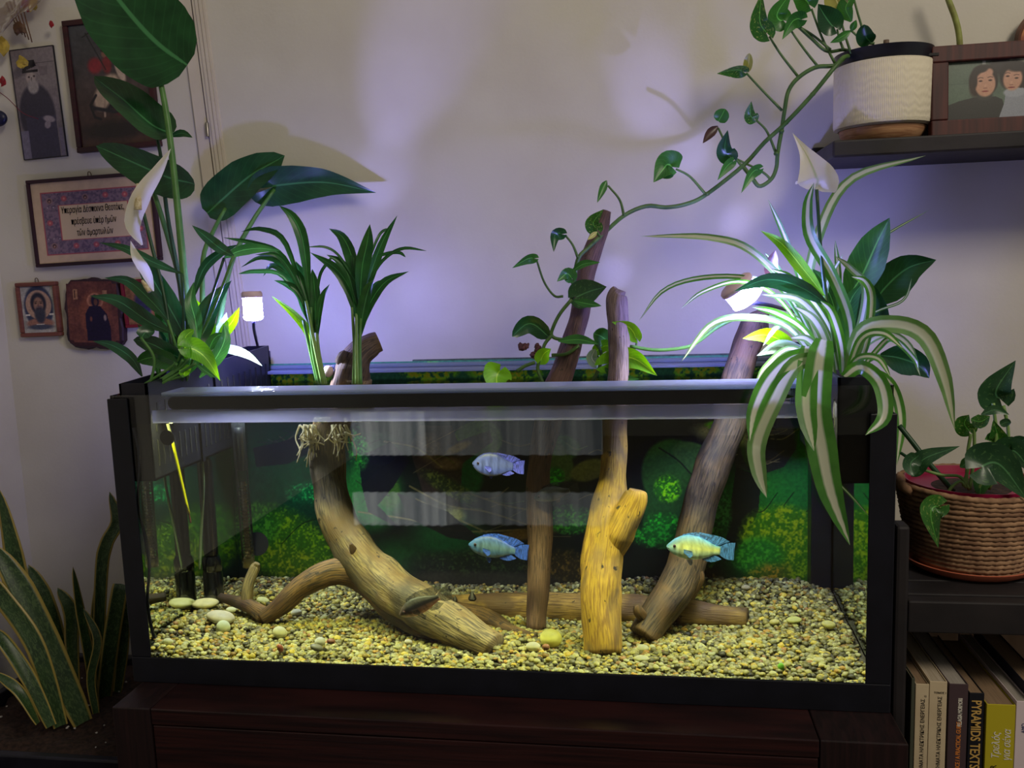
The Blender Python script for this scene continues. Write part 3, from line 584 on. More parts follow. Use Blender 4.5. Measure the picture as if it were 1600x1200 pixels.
def stones(iv, fi, N, ysel, rad):
    V, F, C = [], [], []; nv = len(iv)
    for k in range(N):
        x = rg.uniform(-.488, .488); y = ysel(); r = rad*rg.uniform(.62, 1.35)
        sq = np.array([1, rg.uniform(.7, 1), rg.uniform(.55, .85)])*r; ang = rg.uniform(0, 2*math.pi); tl = rg.uniform(-.5, .5)
        c, s = math.cos(ang), math.sin(ang); c2, s2 = math.cos(tl), math.sin(tl)
        Rm = np.array([[c, -s, 0], [s, c, 0], [0, 0, 1]])@np.array([[1, 0, 0], [0, c2, -s2], [0, s2, c2]])
        z = gz(x, y)+rg.uniform(-.0035, .0012)
        y = max(y, .0100+r)
        q = (iv*(1+.10*rg.randn(nv, 1)))*sq@Rm.T+np.array([x, y, z]); q[:, 1] = np.clip(q[:, 1], .0093, D-.0095); q[:, 0] = np.clip(q[:, 0], -.4930, .4930)
        V.append(q); F.append(fi+k*nv)
        pc = (pal*1.05-8)[rg.choice(len(pal), p=np.array([12, 9, 12, 9, 10, 8, 6, 6, 10, 5, 6, 3, 8])/104.)]*rg.uniform(.62, 1.22); C.append(np.tile(lin(np.clip(pc, 0, 255)), (nv, 1)))
    return np.vstack(V), np.vstack(F), np.vstack(C)
Va, Fa, Ca = stones(iv1, if1, 6000, lambda: .01+.17*rg.rand()**1.2, .0040)
Vb, Fb, Cb = stones(iv0, if0, 11000, lambda: rg.uniform(.14, D-.012), .0043)
Vf, Ff, Cf = stones(iv1, if1, 1100, lambda: .0125+.003*rg.rand(), .0036)   # the layer packed against the front pane
Vf[:, 2] = Vf[:, 2]-.006*rg.rand()
V = np.vstack([Va, Vb, Vf]); F = np.vstack([Fa, Fb+len(Va), Ff+len(Va)+len(Vb)]); Cc = np.vstack([Ca, Cb, Cf])
me = bpy.data.meshes.new('gravel'); me.vertices.add(len(V)); me.vertices.foreach_set('co', V.astype(np.float32).ravel())
me.loops.add(len(F)*3); me.polygons.add(len(F)); me.loops.foreach_set('vertex_index', F.astype(np.int32).ravel()); me.polygons.foreach_set('loop_start', np.arange(0, len(F)*3, 3, dtype=np.int32)); me.polygons.foreach_set('loop_total', np.full(len(F), 3, dtype=np.int32)); me.update(); me.validate(); me.shade_smooth()
a = me.color_attributes.new('paint', 'FLOAT_COLOR', 'POINT'); cc = np.ones((len(V), 4), dtype=np.float32); cc[:, :3] = Cc; a.data.foreach_set('color', cc.ravel())
gv = link('gravel', me, Mpaint('gravel_stone', .55, .4)); setp(gv, 'mixed cream, tan and grey fine gravel covering the aquarium floor', 'gravel', kind='stuff')
# the bed beneath the loose stones
v = [(x, y, gz(x, y)-.004) for x, y in zip(gx.ravel(), gy.ravel())]; f = [(j*60+i, j*60+i+1, (j+1)*60+i+1, (j+1)*60+i) for j in range(29) for i in range(59)]
sb = mesh('gravel_bed', v, f, M('gravel_bed_stone', (84, 78, 62), (50, 46, 38), 200, rough=.9), None); setp(sb, 'dark compacted gravel layer beneath the loose stones', 'gravel', kind='stuff')

# ---------------- larger pebbles, one object each
def pebble(u, v, wpx, hpx, Y, col, label, ang=0, depth=.8):
    P = W(u, v, Y); s = pxw(Y); vv, f, _ = ballv((0, 0, 0), 1, 3, (wpx/2*s, wpx/2*s*depth, hpx/2*s), 0)
    vv = np.array([q*(1+.07*mnoise.noise(Vector(q*60+np.array([u, v, 0])))) for q in vv]); c, q_ = math.cos(ang), math.sin(ang); vv = vv@np.array([[c, 0, -q_], [0, 1, 0], [q_, 0, c]]).T
    P[2] = max(P[2], gz(P[0], P[1])+hpx*.18*s); o = mesh('pebble', vv, f, M('pebble_stone', col, tuple(int(x*.86) for x in col), 60, rough=.5)); o.location = tuple(P)
    return setp(o, label, 'pebble', 'larger pebbles lying on the gravel')
for a in ((320, 943, 50, 17, .22, (226, 216, 164), 'long flat cream pebble left of the driftwood tip', .05), (262, 943, 44, 17, .20, (196, 222, 160), 'broad greenish-white pebble near the left glass', 0), (345, 964, 52, 22, .15, (204, 196, 176), 'long pinkish-grey pebble under the driftwood tip', -.15),
          (349, 980, 26, 25, .12, (216, 224, 196), 'rounded white pebble in front of the pinkish-grey one', .3), (437, 988, 26, 22, .10, (232, 230, 190), 'rounded cream pebble below the forked driftwood elbow', -.2), (361, 953, 18, 11, .18, (224, 224, 190), 'small white pebble tucked beside the driftwood tip', 0),
          (263, 1011, 20, 14, .04, (220, 220, 180), 'small pale pebble in the front left corner', 0), (411, 938, 22, 11, .26, (214, 214, 160), 'flat pale pebble behind the driftwood fork', -.2), (463, 957, 20, 12, .2, (228, 226, 206), 'small white pebble under the arched branch', .2),
          (500, 1003, 20, 17, .05, (226, 226, 214), 'white angular pebble at the front left of centre', .4), (517, 1002, 15, 10, .05, (120, 74, 56), 'reddish brown pebble beside the white angular one', 0), (438, 1013, 11, 15, .03, (150, 80, 66), 'upright rust-red pebble against the front glass', .3),
          (495, 1012, 24, 12, .03, (104, 102, 92), 'dark grey flat pebble against the front glass', -.3), (861, 998, 36, 32, .09, (234, 230, 130), 'large round yellow-cream pebble left of the yellow branch', 0), (833, 1010, 24, 16, .07, (226, 222, 180), 'oval cream pebble beside the large yellow one', 0),
          (853, 1011, 13, 11, .055, (140, 92, 64), 'small brown pebble in front of the large yellow one', 0), (1004, 1014, 20, 13, .1, (214, 212, 170), 'pale pebble right of the yellow branch foot', 0), (1003, 1029, 24, 11, .06, (210, 206, 160), 'flat cream pebble in front right of the yellow branch', 0),
          (1241, 969, 24, 11, .2, (206, 206, 130), 'yellowish flat pebble right of the fallen log', .05), (1210, 972, 16, 10, .2, (200, 190, 120), 'small yellow pebble beside the fallen log end', .1), (1295, 976, 22, 13, .18, (216, 210, 140), 'cream pebble far right behind the spider leaf', -.2),
          (1280, 1032, 18, 11, .06, (228, 222, 160), 'small bright pebble near the front right corner', -.1), (1220, 1046, 11, 18, .03, (120, 190, 60), 'small green algae-covered stone at the front glass', 0), (638, 1003, 14, 9, .05, (222, 214, 190), 'small white pebble under the leaning trunk', 0),
          (697, 1034, 13, 9, .03, (230, 214, 150), 'tiny cream pebble at the front left of the trunk foot', 0), (1165, 918, 14, 8, .36, (190, 180, 160), 'small stone behind the fallen log', 0)): pebble(*a)
# ============================================================ LAMPS on goosenecks at the back rim
m_glow = Memit('lamp_glow', (.26, .26, 1.0), 235.0)
m_cap = M('lamp_cap', (226, 190, 206), rough=.4); m_neck = M('lamp_neck', (74, 72, 100), rough=.35, metal=.3)
def spot(name, loc, target, power, color, ang, blend=.6, r=.02, parent=None):
    l = bpy.data.lights.new(name, 'SPOT'); l.energy = power; l.color = color; l.spot_size = math.radians(ang); l.spot_blend = blend; l.shadow_soft_size = r
    o = bpy.data.objects.new(name, l); COL.objects.link(o); o.location = tuple(loc); o.rotation_euler = (Vector(target)-Vector(loc)).to_track_quat('-Z', 'Y').to_euler(); return o
def lamp(c, ax, r, h, capr, base, neck, label):
    ax = nrm(np.array(ax, float)); c = np.array(c, float)
    o = empty('clip_lamp', base, label, 'lamp', 'clip-on aquarium lamps')
    lathe('diffuser', [(r*.7, -h/2-.002), (r*.97, -h/2+.001), (r, -h/2+.004), (r*.96, -h/2+.006), (r*.96, h/2-.001), (r, h/2)], c, m_glow, o, 32, ax)
    lathe('cap', [(r*1.02, h/2+.0005), (r*1.06, h/2+.003), (r*1.05, h/2+.007), (r*.9, h/2+.010), (0.0001, h/2+.0105)], c, m_cap, o, 32, ax)
    tube('gooseneck', neck, .0028, m_neck, o, 8); b = np.array(base, float)
    box('clamp', b-np.array([.012, .010, .012]), b+np.array([.012, .016, .008]), m_neck, o)
    return o
Yl = .25
cl = U(395, 482, Yl); bl = U(408, 556, D-.002)
lamp(cl, (0, 0, 1), .0155, .034, 0, bl, [cl-np.array([0, 0, .019]), U(397, 515, .30), U(403, 542, D-.02), bl], 'upright glowing cylindrical clip lamp behind the left plants')
cr_ = U(1162, 460, .17); br = U(1265, 560, D-.002)
lamp(cr_, (-.50, -.10, .62), .0235, .022, 0, br, [cr_+np.array([.012, .012, -.012]), U(1215, 480, .26), U(1262, 500, D-.02), br], 'tilted glowing clip lamp shining through the right spider plant')
WARM = (.82, .84, .95)
spot('lamp_beam', cl+np.array([.01, -.01, -.024]), (-.22, .10, .03), 9, WARM, 130, .8)
spot('lamp_beam', cr_+np.array([.015, -.012, -.026]), (.17, .14, .03), 7, WARM, 140, .8)

# narrow spots added at the two lamp heads to throw violet streaks along the wall
VIO = (.34, .32, 1.0)
for tg, pw_, an in (((700, 458), 1.5, 34), ((655, 70), 6.5, 28), ((600, 270), 2.4, 22)): spot('streak_spot', cl+np.array([.018, .002, 0]), U(tg[0], tg[1], YB), pw_, VIO, an, 1.0, .0015)
for tg, pw_, an in (((1015, 140), 4.5, 20), ((1075, 235), 3.0, 14), ((1150, 345), 1.6, 12), ((960, 425), 2.2, 12)): spot('streak_spot', cr_+np.array([-.03, .012, .0]), U(tg[0], tg[1], YB), pw_, VIO, an, 1.0, .002)

# ============================================================ DRIFTWOOD
def Mwood(name, c1, c2, c3, scale=1.0):
    m, N, L = nt(name); p = N.new('ShaderNodeBsdfPrincipled'); p.inputs['Roughness'].default_value = .7
    tc = N.new('ShaderNodeTexCoord'); mp = N.new('ShaderNodeMapping'); mp.inputs['Scale'].default_value = (26*scale, 14, 1); L.new(tc.outputs['UV'], mp.inputs[0])
    n = N.new('ShaderNodeTexNoise'); n.inputs['Scale'].default_value = 2.6; n.inputs['Detail'].default_value = 6; n.inputs['Distortion'].default_value = .6; L.new(mp.outputs[0], n.inputs['Vector'])
    mr = N.new('ShaderNodeMapRange'); mr.inputs[1].default_value = .42; mr.inputs[2].default_value = .60; L.new(n.outputs['Fac'], mr.inputs[0])
    f2, _ = noisefac(N, L, 16, (1, 1, 1), 3, 'Object', .46, .62, .4)
    c = mixc(N, L, mr.outputs[0], rgba(c1), rgba(c2)); c = mixc(N, L, f2, c, rgba(c3)); f5, _ = noisefac(N, L, 7, (1, 1, .7), 4, 'Object', .50, .66, .8); c = mixc(N, L, f5, c, rgba(tuple(int(q*.72) for q in c2))); f3, _ = noisefac(N, L, 120, (1, 1, .6), 2, 'Object', .66, .72); c = mixc(N, L, f3, c, rgba((34, 24, 20)))
    L.new(c, p.inputs['Base Color']); b = N.new('ShaderNodeBump'); b.inputs['Strength'].default_value = .7; b.inputs['Distance'].default_value = .002; L.new(n.outputs['Fac'], b.inputs['Height']); L.new(b.outputs[0], p.inputs['Normal'])
    out(N, L, p.outputs[0]); return m
w_grey = Mwood('grey_driftwood', (140, 122, 86), (72, 62, 50), (108, 84, 52)); w_yel = Mwood('yellow_driftwood', (190, 152, 62), (140, 104, 50), (104, 82, 58)); w_brn = Mwood('brown_driftwood', (92, 74, 58), (44, 34, 32), (104, 78, 50)); w_drk = Mwood('dark_driftwood', (112, 82, 46), (40, 28, 22), (58, 34, 26))
w_pal = Mwood('pale_driftwood', (138, 118, 112), (92, 76, 74), (112, 92, 88)); w_log = Mwood('tan_driftwood', (172, 138, 76), (112, 84, 48), (86, 62, 42)); w_red = Mwood('reddish_driftwood', (112, 84, 74), (70, 50, 48), (92, 66, 56))
def limb(name, pts, rad, mat, parent=None, seed=0, seg=22, rough=.16, grooves=.10, n=None):
    """pts: (u, v, Y, seen through water?)"""
    P = [(W if q[3] else U)(q[0], q[1], q[2]) for q in pts]; R = [r*(pxw(q[2]) if q[3] else px(q[2])) for r, q in zip(rad, pts)]
    return tube(name, P, R, mat, parent, seg=seg, n=n or len(P)*12, rough=rough, grooves=grooves, seed=seed)
def wood(label, base, group='driftwood pieces in the aquarium'): return empty('driftwood', base, label, 'driftwood', group)
# 1 leaning trunk, stub above the water, foot at the front
o = wood('thick grey driftwood trunk leaning from the surface stub to the front gravel', W(760, 1015, .09))
limb('trunk', [(553, 590, .27, 0), (545, 640, .27, 0), (512, 690, .26, 1), (517, 760, .24, 1), (535, 830, .21, 1), (590, 900, .17, 1), (660, 950, .13, 1), (720, 985, .10, 1), (772, 1015, .075, 1)], [29, 29, 28, 29, 32, 38, 38, 34, 29], w_grey, o, 1)
limb('stub', [(545, 610, .27, 0), (551, 575, .27, 0), (562, 552, .275, 0), (580, 538, .285, 0), (592, 533, .29, 0)], [31, 28, 21, 18, 16], w_brn, o, 2, rough=.22)
limb('knot', [(533, 565, .258, 0), (536, 556, .25, 0), (541, 549, .252, 0)], [9, 8, 4], w_brn, o, 3)
limb('branch', [(560, 880, .18, 1), (553, 862, .165, 1), (548, 850, .16, 1)], [9, 8, 3], w_drk, o, 5)
# 2 forked low piece
o = wood('forked yellow-brown driftwood arching low from the left gravel under the trunk', W(420, 970, .16))
limb('trunk', [(412, 966, .16, 1), (440, 945, .16, 1), (478, 912, .17, 1), (525, 893, .18, 1), (570, 905, .19, 1), (610, 945, .16, 1), (650, 975, .13, 1), (690, 995, .12, 1)], [13, 17, 20, 22, 26, 25, 20, 10], w_drk, o, 7)
limb('branch', [(415, 962, .165, 1), (385, 945, .19, 1), (345, 933, .22, 1)], [16, 12, 7], w_drk, o, 8)
limb('branch', [(385, 948, .19, 1), (388, 915, .20, 1), (398, 888, .21, 1), (402, 880, .21, 1)], [10, 10, 9, 5], w_grey, o, 9)
# 3 fallen log along the back
o = wood('fallen yellow-brown log lying along the gravel behind the upright branches', W(940, 955, .27))
limb('trunk', [(690, 945, .27, 1), (800, 948, .26, 1), (930, 953, .25, 1), (1060, 960, .24, 1), (1168, 968, .22, 1)], [14, 24, 27, 24, 19], w_log, o, 11)
limb('branch', [(705, 950, .25, 1), (760, 965, .21, 1), (800, 985, .17, 1), (838, 996, .14, 1)], [13, 15, 10, 5], w_drk, o, 12)
# 4 slim upright branch carrying the vine
o = wood('slim brown upright driftwood branch with a vine climbing it', W(838, 985, .18))
limb('trunk', [(948, 330, .30, 0), (938, 360, .295, 0), (918, 420, .285, 0), (903, 500, .27, 0), (886, 560, .26, 0), (868, 610, .25, 0), (856, 660, .24, 1), (842, 740, .23, 1), (843, 850, .21, 1), (838, 985, .18, 1)], [7, 13, 14, 15, 17, 19, 21, 19, 20, 16], w_red, o, 14)
limb('stub', [(857, 775, .235, 1), (868, 768, .225, 1), (872, 785, .222, 1)], [9, 8, 3], w_brn, o, 15)
# 5 yellow branch in the middle
o = wood('bright yellow-lit driftwood branch with a knobbed side stub in the centre', W(940, 1018, .10))
limb('upper_trunk', [(969, 453, .22, 0), (964, 468, .22, 0), (967, 540, .215, 0), (965, 612, .21, 0)], [9, 16, 16.5, 17], w_pal, o, 17)  # upper part above the water line, greyer wood tone than below
limb('trunk', [(965, 613, .21, 0), (960, 665, .20, 1), (958, 740, .18, 1), (948, 820, .15, 1), (937, 920, .12, 1), (943, 1020, .095, 1)], [17, 19, 22, 31, 33, 30], w_yel, o, 17)
limb('stub', [(948, 880, .14, 1), (966, 835, .135, 1), (984, 795, .132, 1), (993, 775, .13, 1), (995, 766, .13, 1)], [14, 24, 22, 18, 12], w_yel, o, 18, rough=.25)
# 6 right branch
o = wood('dark driftwood branch rising from the gravel to the right lamp', W(1020, 990, .15))
limb('trunk', [(1195, 488, .30, 0), (1180, 510, .30, 0), (1162, 555, .29, 0), (1148, 600, .28, 0), (1140, 665, .27, 1), (1110, 735, .25, 1), (1086, 820, .22, 1), (1070, 890, .20, 1), (1035, 950, .17, 1), (1005, 995, .145, 1)], [8, 22, 21, 21, 24, 27, 27, 29, 28, 24], w_brn, o, 21)
limb('stub', [(1085, 880, .2, 1), (1090, 905, .195, 1), (1080, 935, .19, 1)], [10, 11, 5], w_drk, o, 22)
limb('stub', [(1180, 500, .3, 0), (1192, 490, .30, 0), (1206, 484, .30, 0)], [12, 8, 3], w_brn, o, 23)
limb('knot', [(1010, 970, .15, 1), (998, 955, .14, 1), (996, 945, .14, 1)], [9, 9, 5], w_drk, o, 24)

# ============================================================ FISH
def fish(u, v, L_px, ang, Y, cols, label, mat_fin, plump=1.0, flip=1):
    """a cichlid facing left: lofted body, dorsal, anal, pelvic, pectoral and tail fins, eyes"""
    o = empty('fish', W(u, v, Y), label, 'fish', 'cichlids swimming in the aquarium', rot=(0, -ang, math.radians(6)*flip))
    Ln = L_px*pxw(Y); st = [(0, .012, .010, 0), (.03, .045, .028, -.004), (.10, .098, .050, .004), (.20, .140, .066, .012), (.32, .160, .070, .014), (.46, .150, .062, .010), (.58, .115, .046, .004), (.68, .075, .028, 0), (.75, .055, .016, 0), (.79, .052, .009, 0)]
    sg = 20; rows = 30; tt = np.linspace(0, .79, rows); v_, f, col = [], [], []; s0 = np.array(st)
    back, side, belly, head = [lin(c) for c in cols[:4]]; stripe = lin(cols[4] or (0, 0, 0))
    for t in tt:
        hh, ww, zc = [np.interp(t, s0[:, 0], s0[:, k]) for k in (1, 2, 3)]
        for k in range(sg):
            a = 2*math.pi*k/sg; s = math.sin(a); v_.append(np.array([(t-.42)*Ln, ww*math.cos(a)*Ln, (zc+hh*1.18*plump*s)*Ln]))
            c = side*(1-max(0, s)**1.5)+back*max(0, s)**1.5; c = c*(1-max(0, -s))+belly*max(0, -s)
            hm = max(0, 1-t/.22); c = c*(1-hm)+head*hm
            q = mnoise.noise(Vector((t*38, s*7, 2+u))); c = c*(1+.55*q)*(1-.3*max(0, math.sin(t*40))*(t > .25))
            if cols[4] is not None and abs(s-.15) < .25 and .05 < t < .78: c = c*(.12 if abs(s-.15) < .17 else .7)+stripe*.2
            if t < .22 and t > .17 and s < .55: c = c*.6
            col.append(np.clip(c, 0, 1))
    for i in range(rows-1):
        for k in range(sg): f.append((i*sg+k, (i+1)*sg+k, (i+1)*sg+(k+1) % sg, i*sg+(k+1) % sg))
    f.append(tuple(range(sg))); f.append(tuple(range((rows-1)*sg, rows*sg))[::-1])
    m = Mpaint('fish_scales', .3, .6, .3); mesh('body', v_, f, m, o, local=True, col=np.array(col))
    def fin(name, pts, y0=0, y1=0, ribs=10):
        top, bot = pts; T_ = catmull([(x, 0, z) for x, z in top], ribs); B_ = catmull([(x, 0, z) for x, z in bot], ribs); vv = []
        for i in range(ribs):
            for k in range(4):
                s = k/3; p = (B_[i]*(1-s)+T_[i]*s)*Ln; vv.append((p[0], (y0*(1-s)+y1*s)*Ln+(.0004 if i % 2 else -.0004), p[2]))
        ff = [(i*4+k, (i+1)*4+k, (i+1)*4+k+1, i*4+k+1) for i in range(ribs-1) for k in range(3)]
        mesh(name, vv, ff, mat_fin, o, local=True, uv=[((q//4)/ribs, (q % 4)/3) for q in range(len(vv))])
    fin('dorsal_fin', ([(-.20, .20), (0, .25), (.18, .235), (.36, .21), (.50, .15)], [(-.20, .13), (0, .155), (.15, .12), (.26, .07), (.30, .045)]))
    fin('anal_fin', ([(.10, -.12), (.20, -.10), (.28, -.055)], [(.14, -.17), (.27, -.185), (.40, -.13)]))
    fin('pelvic_fin', ([(-.14, -.13), (-.09, -.14), (-.04, -.14)], [(-.06, -.26), (-.03, -.27), (-.01, -.22)]), .02, .03, 6)
    fin('pectoral_fin', ([(-.18, -.01), (-.17, -.04), (-.17, -.07)], [(-.06, -.02), (-.04, -.08), (-.08, -.13)]), -.11, -.066, 6)
    fin('tail_fin', ([(.34, .05), (.46, .12), (.58, .14)], [(.34, -.05), (.46, -.12), (.58, -.13)]), 0, 0, 12)
    for s in (-1, 1):
        vv, ff, _ = ballv((-.31*Ln, s*.043*Ln, .022*Ln), .026*Ln, 2); ey = mesh('eye', vv, ff, m_iris, o, local=True)
        vv, ff, _ = ballv((-.313*Ln, s*.061*Ln, .022*Ln), .019*Ln, 2); mesh('pupil', vv, ff, m_pupil, ey, local=True)
    tube('mouth', np.array([(-.425, -.012, -.012), (-.405, -.026, -.022), (-.385, -.034, -.022)])*Ln, .004*Ln, m_pupil, o, 6, local=True)
    return o
m_iris = M('fish_iris', (96, 60, 62), rough=.2, spec=.8); m_pupil = M('fish_pupil', (8, 8, 14), rough=.15, spec=.8)
def Mfin(name, c, t=.35):
    m, N, L = nt(name); d = N.new('ShaderNodeBsdfPrincipled'); f_, _ = noisefac(N, L, 9, (3, .3, 1), 2, 'UV', .42, .6); L.new(mixc(N, L, f_, rgba(c), rgba(tuple(int(min(255, q*.55+6)) for q in c))), d.inputs['Base Color']); d.inputs['Roughness'].default_value = .4; tr = N.new('ShaderNodeBsdfTransparent'); x = N.new('ShaderNodeMixShader'); x.inputs[0].default_value = t
    L.new(d.outputs[0], x.inputs[1]); L.new(tr.outputs[0], x.inputs[2]); out(N, L, x.outputs[0]); return m
f_blue = Mfin('blue_fin', (70, 110, 255), .2); f_vio = Mfin('violet_blue_fin', (96, 100, 255), .2); f_cy = Mfin('cyan_fin', (90, 150, 255), .2); f_dk = Mfin('slate_fin', (40, 44, 56), .35); f_gr = Mfin('grey_fin', (92, 94, 92), .3)
fish(1086, 857, 106, -.10, .11, ((110, 190, 230), (222, 226, 156), (180, 226, 244), (120, 180, 230), None), 'pale yellow and electric blue fish beside the right branch', f_cy)
fish(771, 856, 98, -.16, .13, ((46, 74, 170), (96, 124, 150), (60, 110, 190), (64, 108, 180), None), 'mottled electric blue fish below the middle of the tank', f_blue)
fish(772, 727, 84, -.10, .10, ((52, 60, 150), (84, 92, 170), (70, 84, 190), (80, 90, 170), None), 'violet-blue round-bodied fish nearest the surface', f_vio, 1.25)
fish(657, 946, 96, .42, .055, ((50, 52, 54), (92, 88, 86), (196, 122, 104), (96, 78, 76), (8, 8, 14)), 'grey-tan striped fish gliding in front of the leaning trunk', f_gr, .85)
fish(864, 772, 74, .20, .19, ((34, 38, 48), (46, 46, 52), (54, 46, 46), (40, 42, 52), (18, 20, 28)), 'dark slate fish beside the slim upright branch', f_dk, .9)
# snails on the log
for (u, v, r, lb) in ((738, 932, 8, 'pointed dark snail shell on the fallen log'), (711, 936, 5, 'tiny round dark snail on the log end')):
    P = W(u, v, .235); s = r*px(.24)*.85; o = lathe('snail', [(.0001, 0), (s*.8, s*.1), (s, s*.5), (s*.75, s*1.1), (s*.45, s*1.6), (s*.15, s*2.1), (.0001, s*2.3)], (0, 0, 0), M('snail_shell', (44, 38, 40), (24, 22, 26), 80, rough=.4), seg=14); o.location = tuple(P-np.array([0, 0, s])); setp(o, lb, 'snail')
# ============================================================ HANGING FILTER BOXES / PLANTERS on the side panes
m_bx = M('black_plastic', (22, 22, 32), (28, 28, 40), 40, rough=.35, bump=.05)
m_slot = M('slot_dark', (4, 4, 8), rough=.8)
def planter(label, x0, x1, inner, y0, y1, z0, zt0, zt1, slots=True):
    """open black box hanging inside a side pane; top edge rises from zt0 (front) to zt1 (back); inner: x of the slotted face"""
    o = empty('hanging_planter', ((x0+x1)/2, (y0+y1)/2, z0), label, 'planter', 'black planter boxes hung on the side panes')
    t = .003
    def slab(name, xa, xb, ya, yb, za, zta, ztb):
        v = [(xa, ya, za), (xb, ya, za), (xb, yb, za), (xa, yb, za), (xa, ya, zta), (xb, ya, zta), (xb, yb, ztb), (xa, yb, ztb)]
        return mesh(name, v, [(0, 3, 2, 1), (4, 5, 6, 7), (0, 1, 5, 4), (1, 2, 6, 5), (2, 3, 7, 6), (3, 0, 4, 7)], m_bx, o, smooth=False)
    slab('front_wall', x0, x1, y0, y0+t, z0, zt0, zt0); slab('back_wall', x0, x1, y1-t, y1, z0, zt1, zt1); slab('floor_plate', x0, x1, y0, y1, z0, z0+t, z0+t)
    slab('side_wall', x0, x0+t, y0, y1, z0, zt0, zt1); slab('side_wall', x1-t, x1, y0, y1, z0, zt0, zt1)
    slab('soil', x0+t, x1-t, y0+t, y1-t, z0+t, zt0-.012, zt1-.014).data.materials.clear(); o.children[-1].data.materials.append(M('leca_soil', (50, 36, 30), (26, 20, 18), 120, rough=.9, bump=.8))
    if slots:
        n = 9; s = 1 if inner > 0 else -1
        bm = bmesh.new(); xf = x1 if abs(x1-inner) < abs(x0-inner) else x0; sg = 1 if xf == x1 else -1
        for k in range(n*2):
            yy = y0+.02+(y1-y0-.04)*k/(n*2-1)
            zt = zt0+(zt1-zt0)*(yy-y0)/(y1-y0)
            for (a, b) in ((z0+.018, z0+.055), (z0+.066, zt-.030)): bbox(bm, (xf-.0004*sg if sg < 0 else xf-.001, yy, a), (xf+.0006 if sg > 0 else xf+.001, yy+.0045, b)) if 0 else bbox(bm, (min(xf-sg*.001, xf+sg*.0006), yy, a), (max(xf-sg*.001, xf+sg*.0006), yy+.0045, b))
        bmobj('slot_row', bm, m_slot, o)
        box('divider', (min(xf, xf+sg*.003), (y0+y1)/2-.012, z0-.002), (max(xf, xf+sg*.003), (y0+y1)/2-.002, (zt0+zt1)/2+.001), m_bx, o, bevel=.0005)
    return o
planter('long slotted black planter box hung inside the left pane', -.4925, -.452, -.452, .011, .40, .285, .420, .436)
planter('black planter box hung inside the right pane under the spider plant', .440, .4925, .440, .011, .36, .285, .414, .426)
# right rear filter column and left filter body
o = empty('filter_column', (.475, .41, .04), 'tall black square filter column in the rear right corner', 'filter')
box('column', (.462, .395, .036), (.4925, .4345, .40), m_bx, o); box('column_cover', (.405, .38, .30), (.461, .433, .372), m_bx, o, bevel=.004)
P = W(333, 905, .25)
o = empty('internal_filter', P-np.array([0, 0, .05]), 'black cylindrical internal filter standing behind the thermometer', 'filter')
zb = .045
lathe('canister', [(.0001, 0), (.016, .002), (.016, .050), (.0145, .054), (.016, .057), (.016, .070), (.013, .078), (.0001, .079)], (P[0], .25, zb), M('gloss_black', (14, 14, 20), rough=.12, spec=.8), o, 28)
lathe('motor_head', [(.0001, 0), (.012, .001), (.012, .15), (.010, .155), (.0001, .156)], (P[0], .25, zb+.0795), bpy.data.materials['gloss_black'], o, 28)
tube('air_tube', [W(315, 705, .22), W(318, 760, .22), W(314, 840, .22), W(312, 890, .22)], .0022, M('clear_tube', (120, 140, 120), rough=.2), o, 8)
pq = U(391, 596, .36); lathe('pump_cap', [(.0145, -.05), (.0145, .004), (.012, .007), (.0001, .008)], pq, m_bx, o, 24); tube('pump_pin', [pq+np.array([-.002, 0, .007]), pq+np.array([-.002, 0, .024])], .0034, m_bx, o, 8)
tube('power_cable', [pq+np.array([.004, .01, .005]), U(398, 566, .40), U(412, 556, .43), U(420, 556, .4475), U(424, 580, .449)], .0014, m_bx, o, 6)
# heater
a, b, c = W(372, 668, .26), W(379, 752, .26), W(389, 886, .26)
o = empty('heater', c, 'glass tube aquarium heater with a coiled ceramic core', 'heater')
m_ht = Mglass('heater_glass', (.90, .93, .90), refl=1.5, haze=.05); R_ = .0105
tube('glass_tube', [a+np.array([0, -.0, .01]), b, c], R_, m_ht, o, 20, n=10); m_cer = M('ceramic_core', (196, 160, 120), (160, 122, 90), 50, rough=.5)
tube('control_head', [a, a+(b-a)*.8], .007, m_bx, o, 14); tube('core_rod', [b, c], .0045, m_cer, o, 12)
bm = bmesh.new(); V_, F_, UV_ = merge([tube_data([b+(c-b)*(k/26)-np.array([0, 0, .0007]), b+(c-b)*(k/26), b+(c-b)*(k/26)+np.array([0, 0, .0007])], [.0062, .0072, .0062], 14, 3) for k in range(1, 26)]); bm.free()
q = mesh('coil_turns', V_, F_, m_cer, o); q['kind'] = 'stuff'
v_, f_, u_ = tube_data([c+(b-c)*.005, c+(b-c)*.10], .0085, 14, 3); mesh('end_plug', v_, f_, M('tan_plug', (196, 176, 120)), o)
c2 = W(403, 850, .275); lathe('suction_cup', [(.019, -.004), (.017, 0), (.008, .006), (.0001, .007)], c2, m_bx, o, 24, (0, 0.8, -.2))
# yellow thermometer with its sucker
a, b, c = W(262, 662, .035), W(272, 700, .035), W(295, 802, .045)
o = empty('thermometer', b, 'slim yellow stick thermometer held by a black suction cup', 'thermometer')
tube('stick', [W(270, 692, .033), c], .0021, M('signal_yellow', (236, 232, 20), rough=.35), o, 10); tube('stick_head', [a, b], .0022, M('pale_stick', (170, 170, 130)), o, 10)
tube('tip', [c, W(298, 817, .047)], .0012, M('tip_red', (90, 40, 40)), o, 8); lathe('suction_cup', [(.0105, 0), (.0095, .0025), (.005, .006), (.004, .010), (.0001, .0105)], W(261, 684, .0095), m_bx, o, 24, (0, 1, 0))
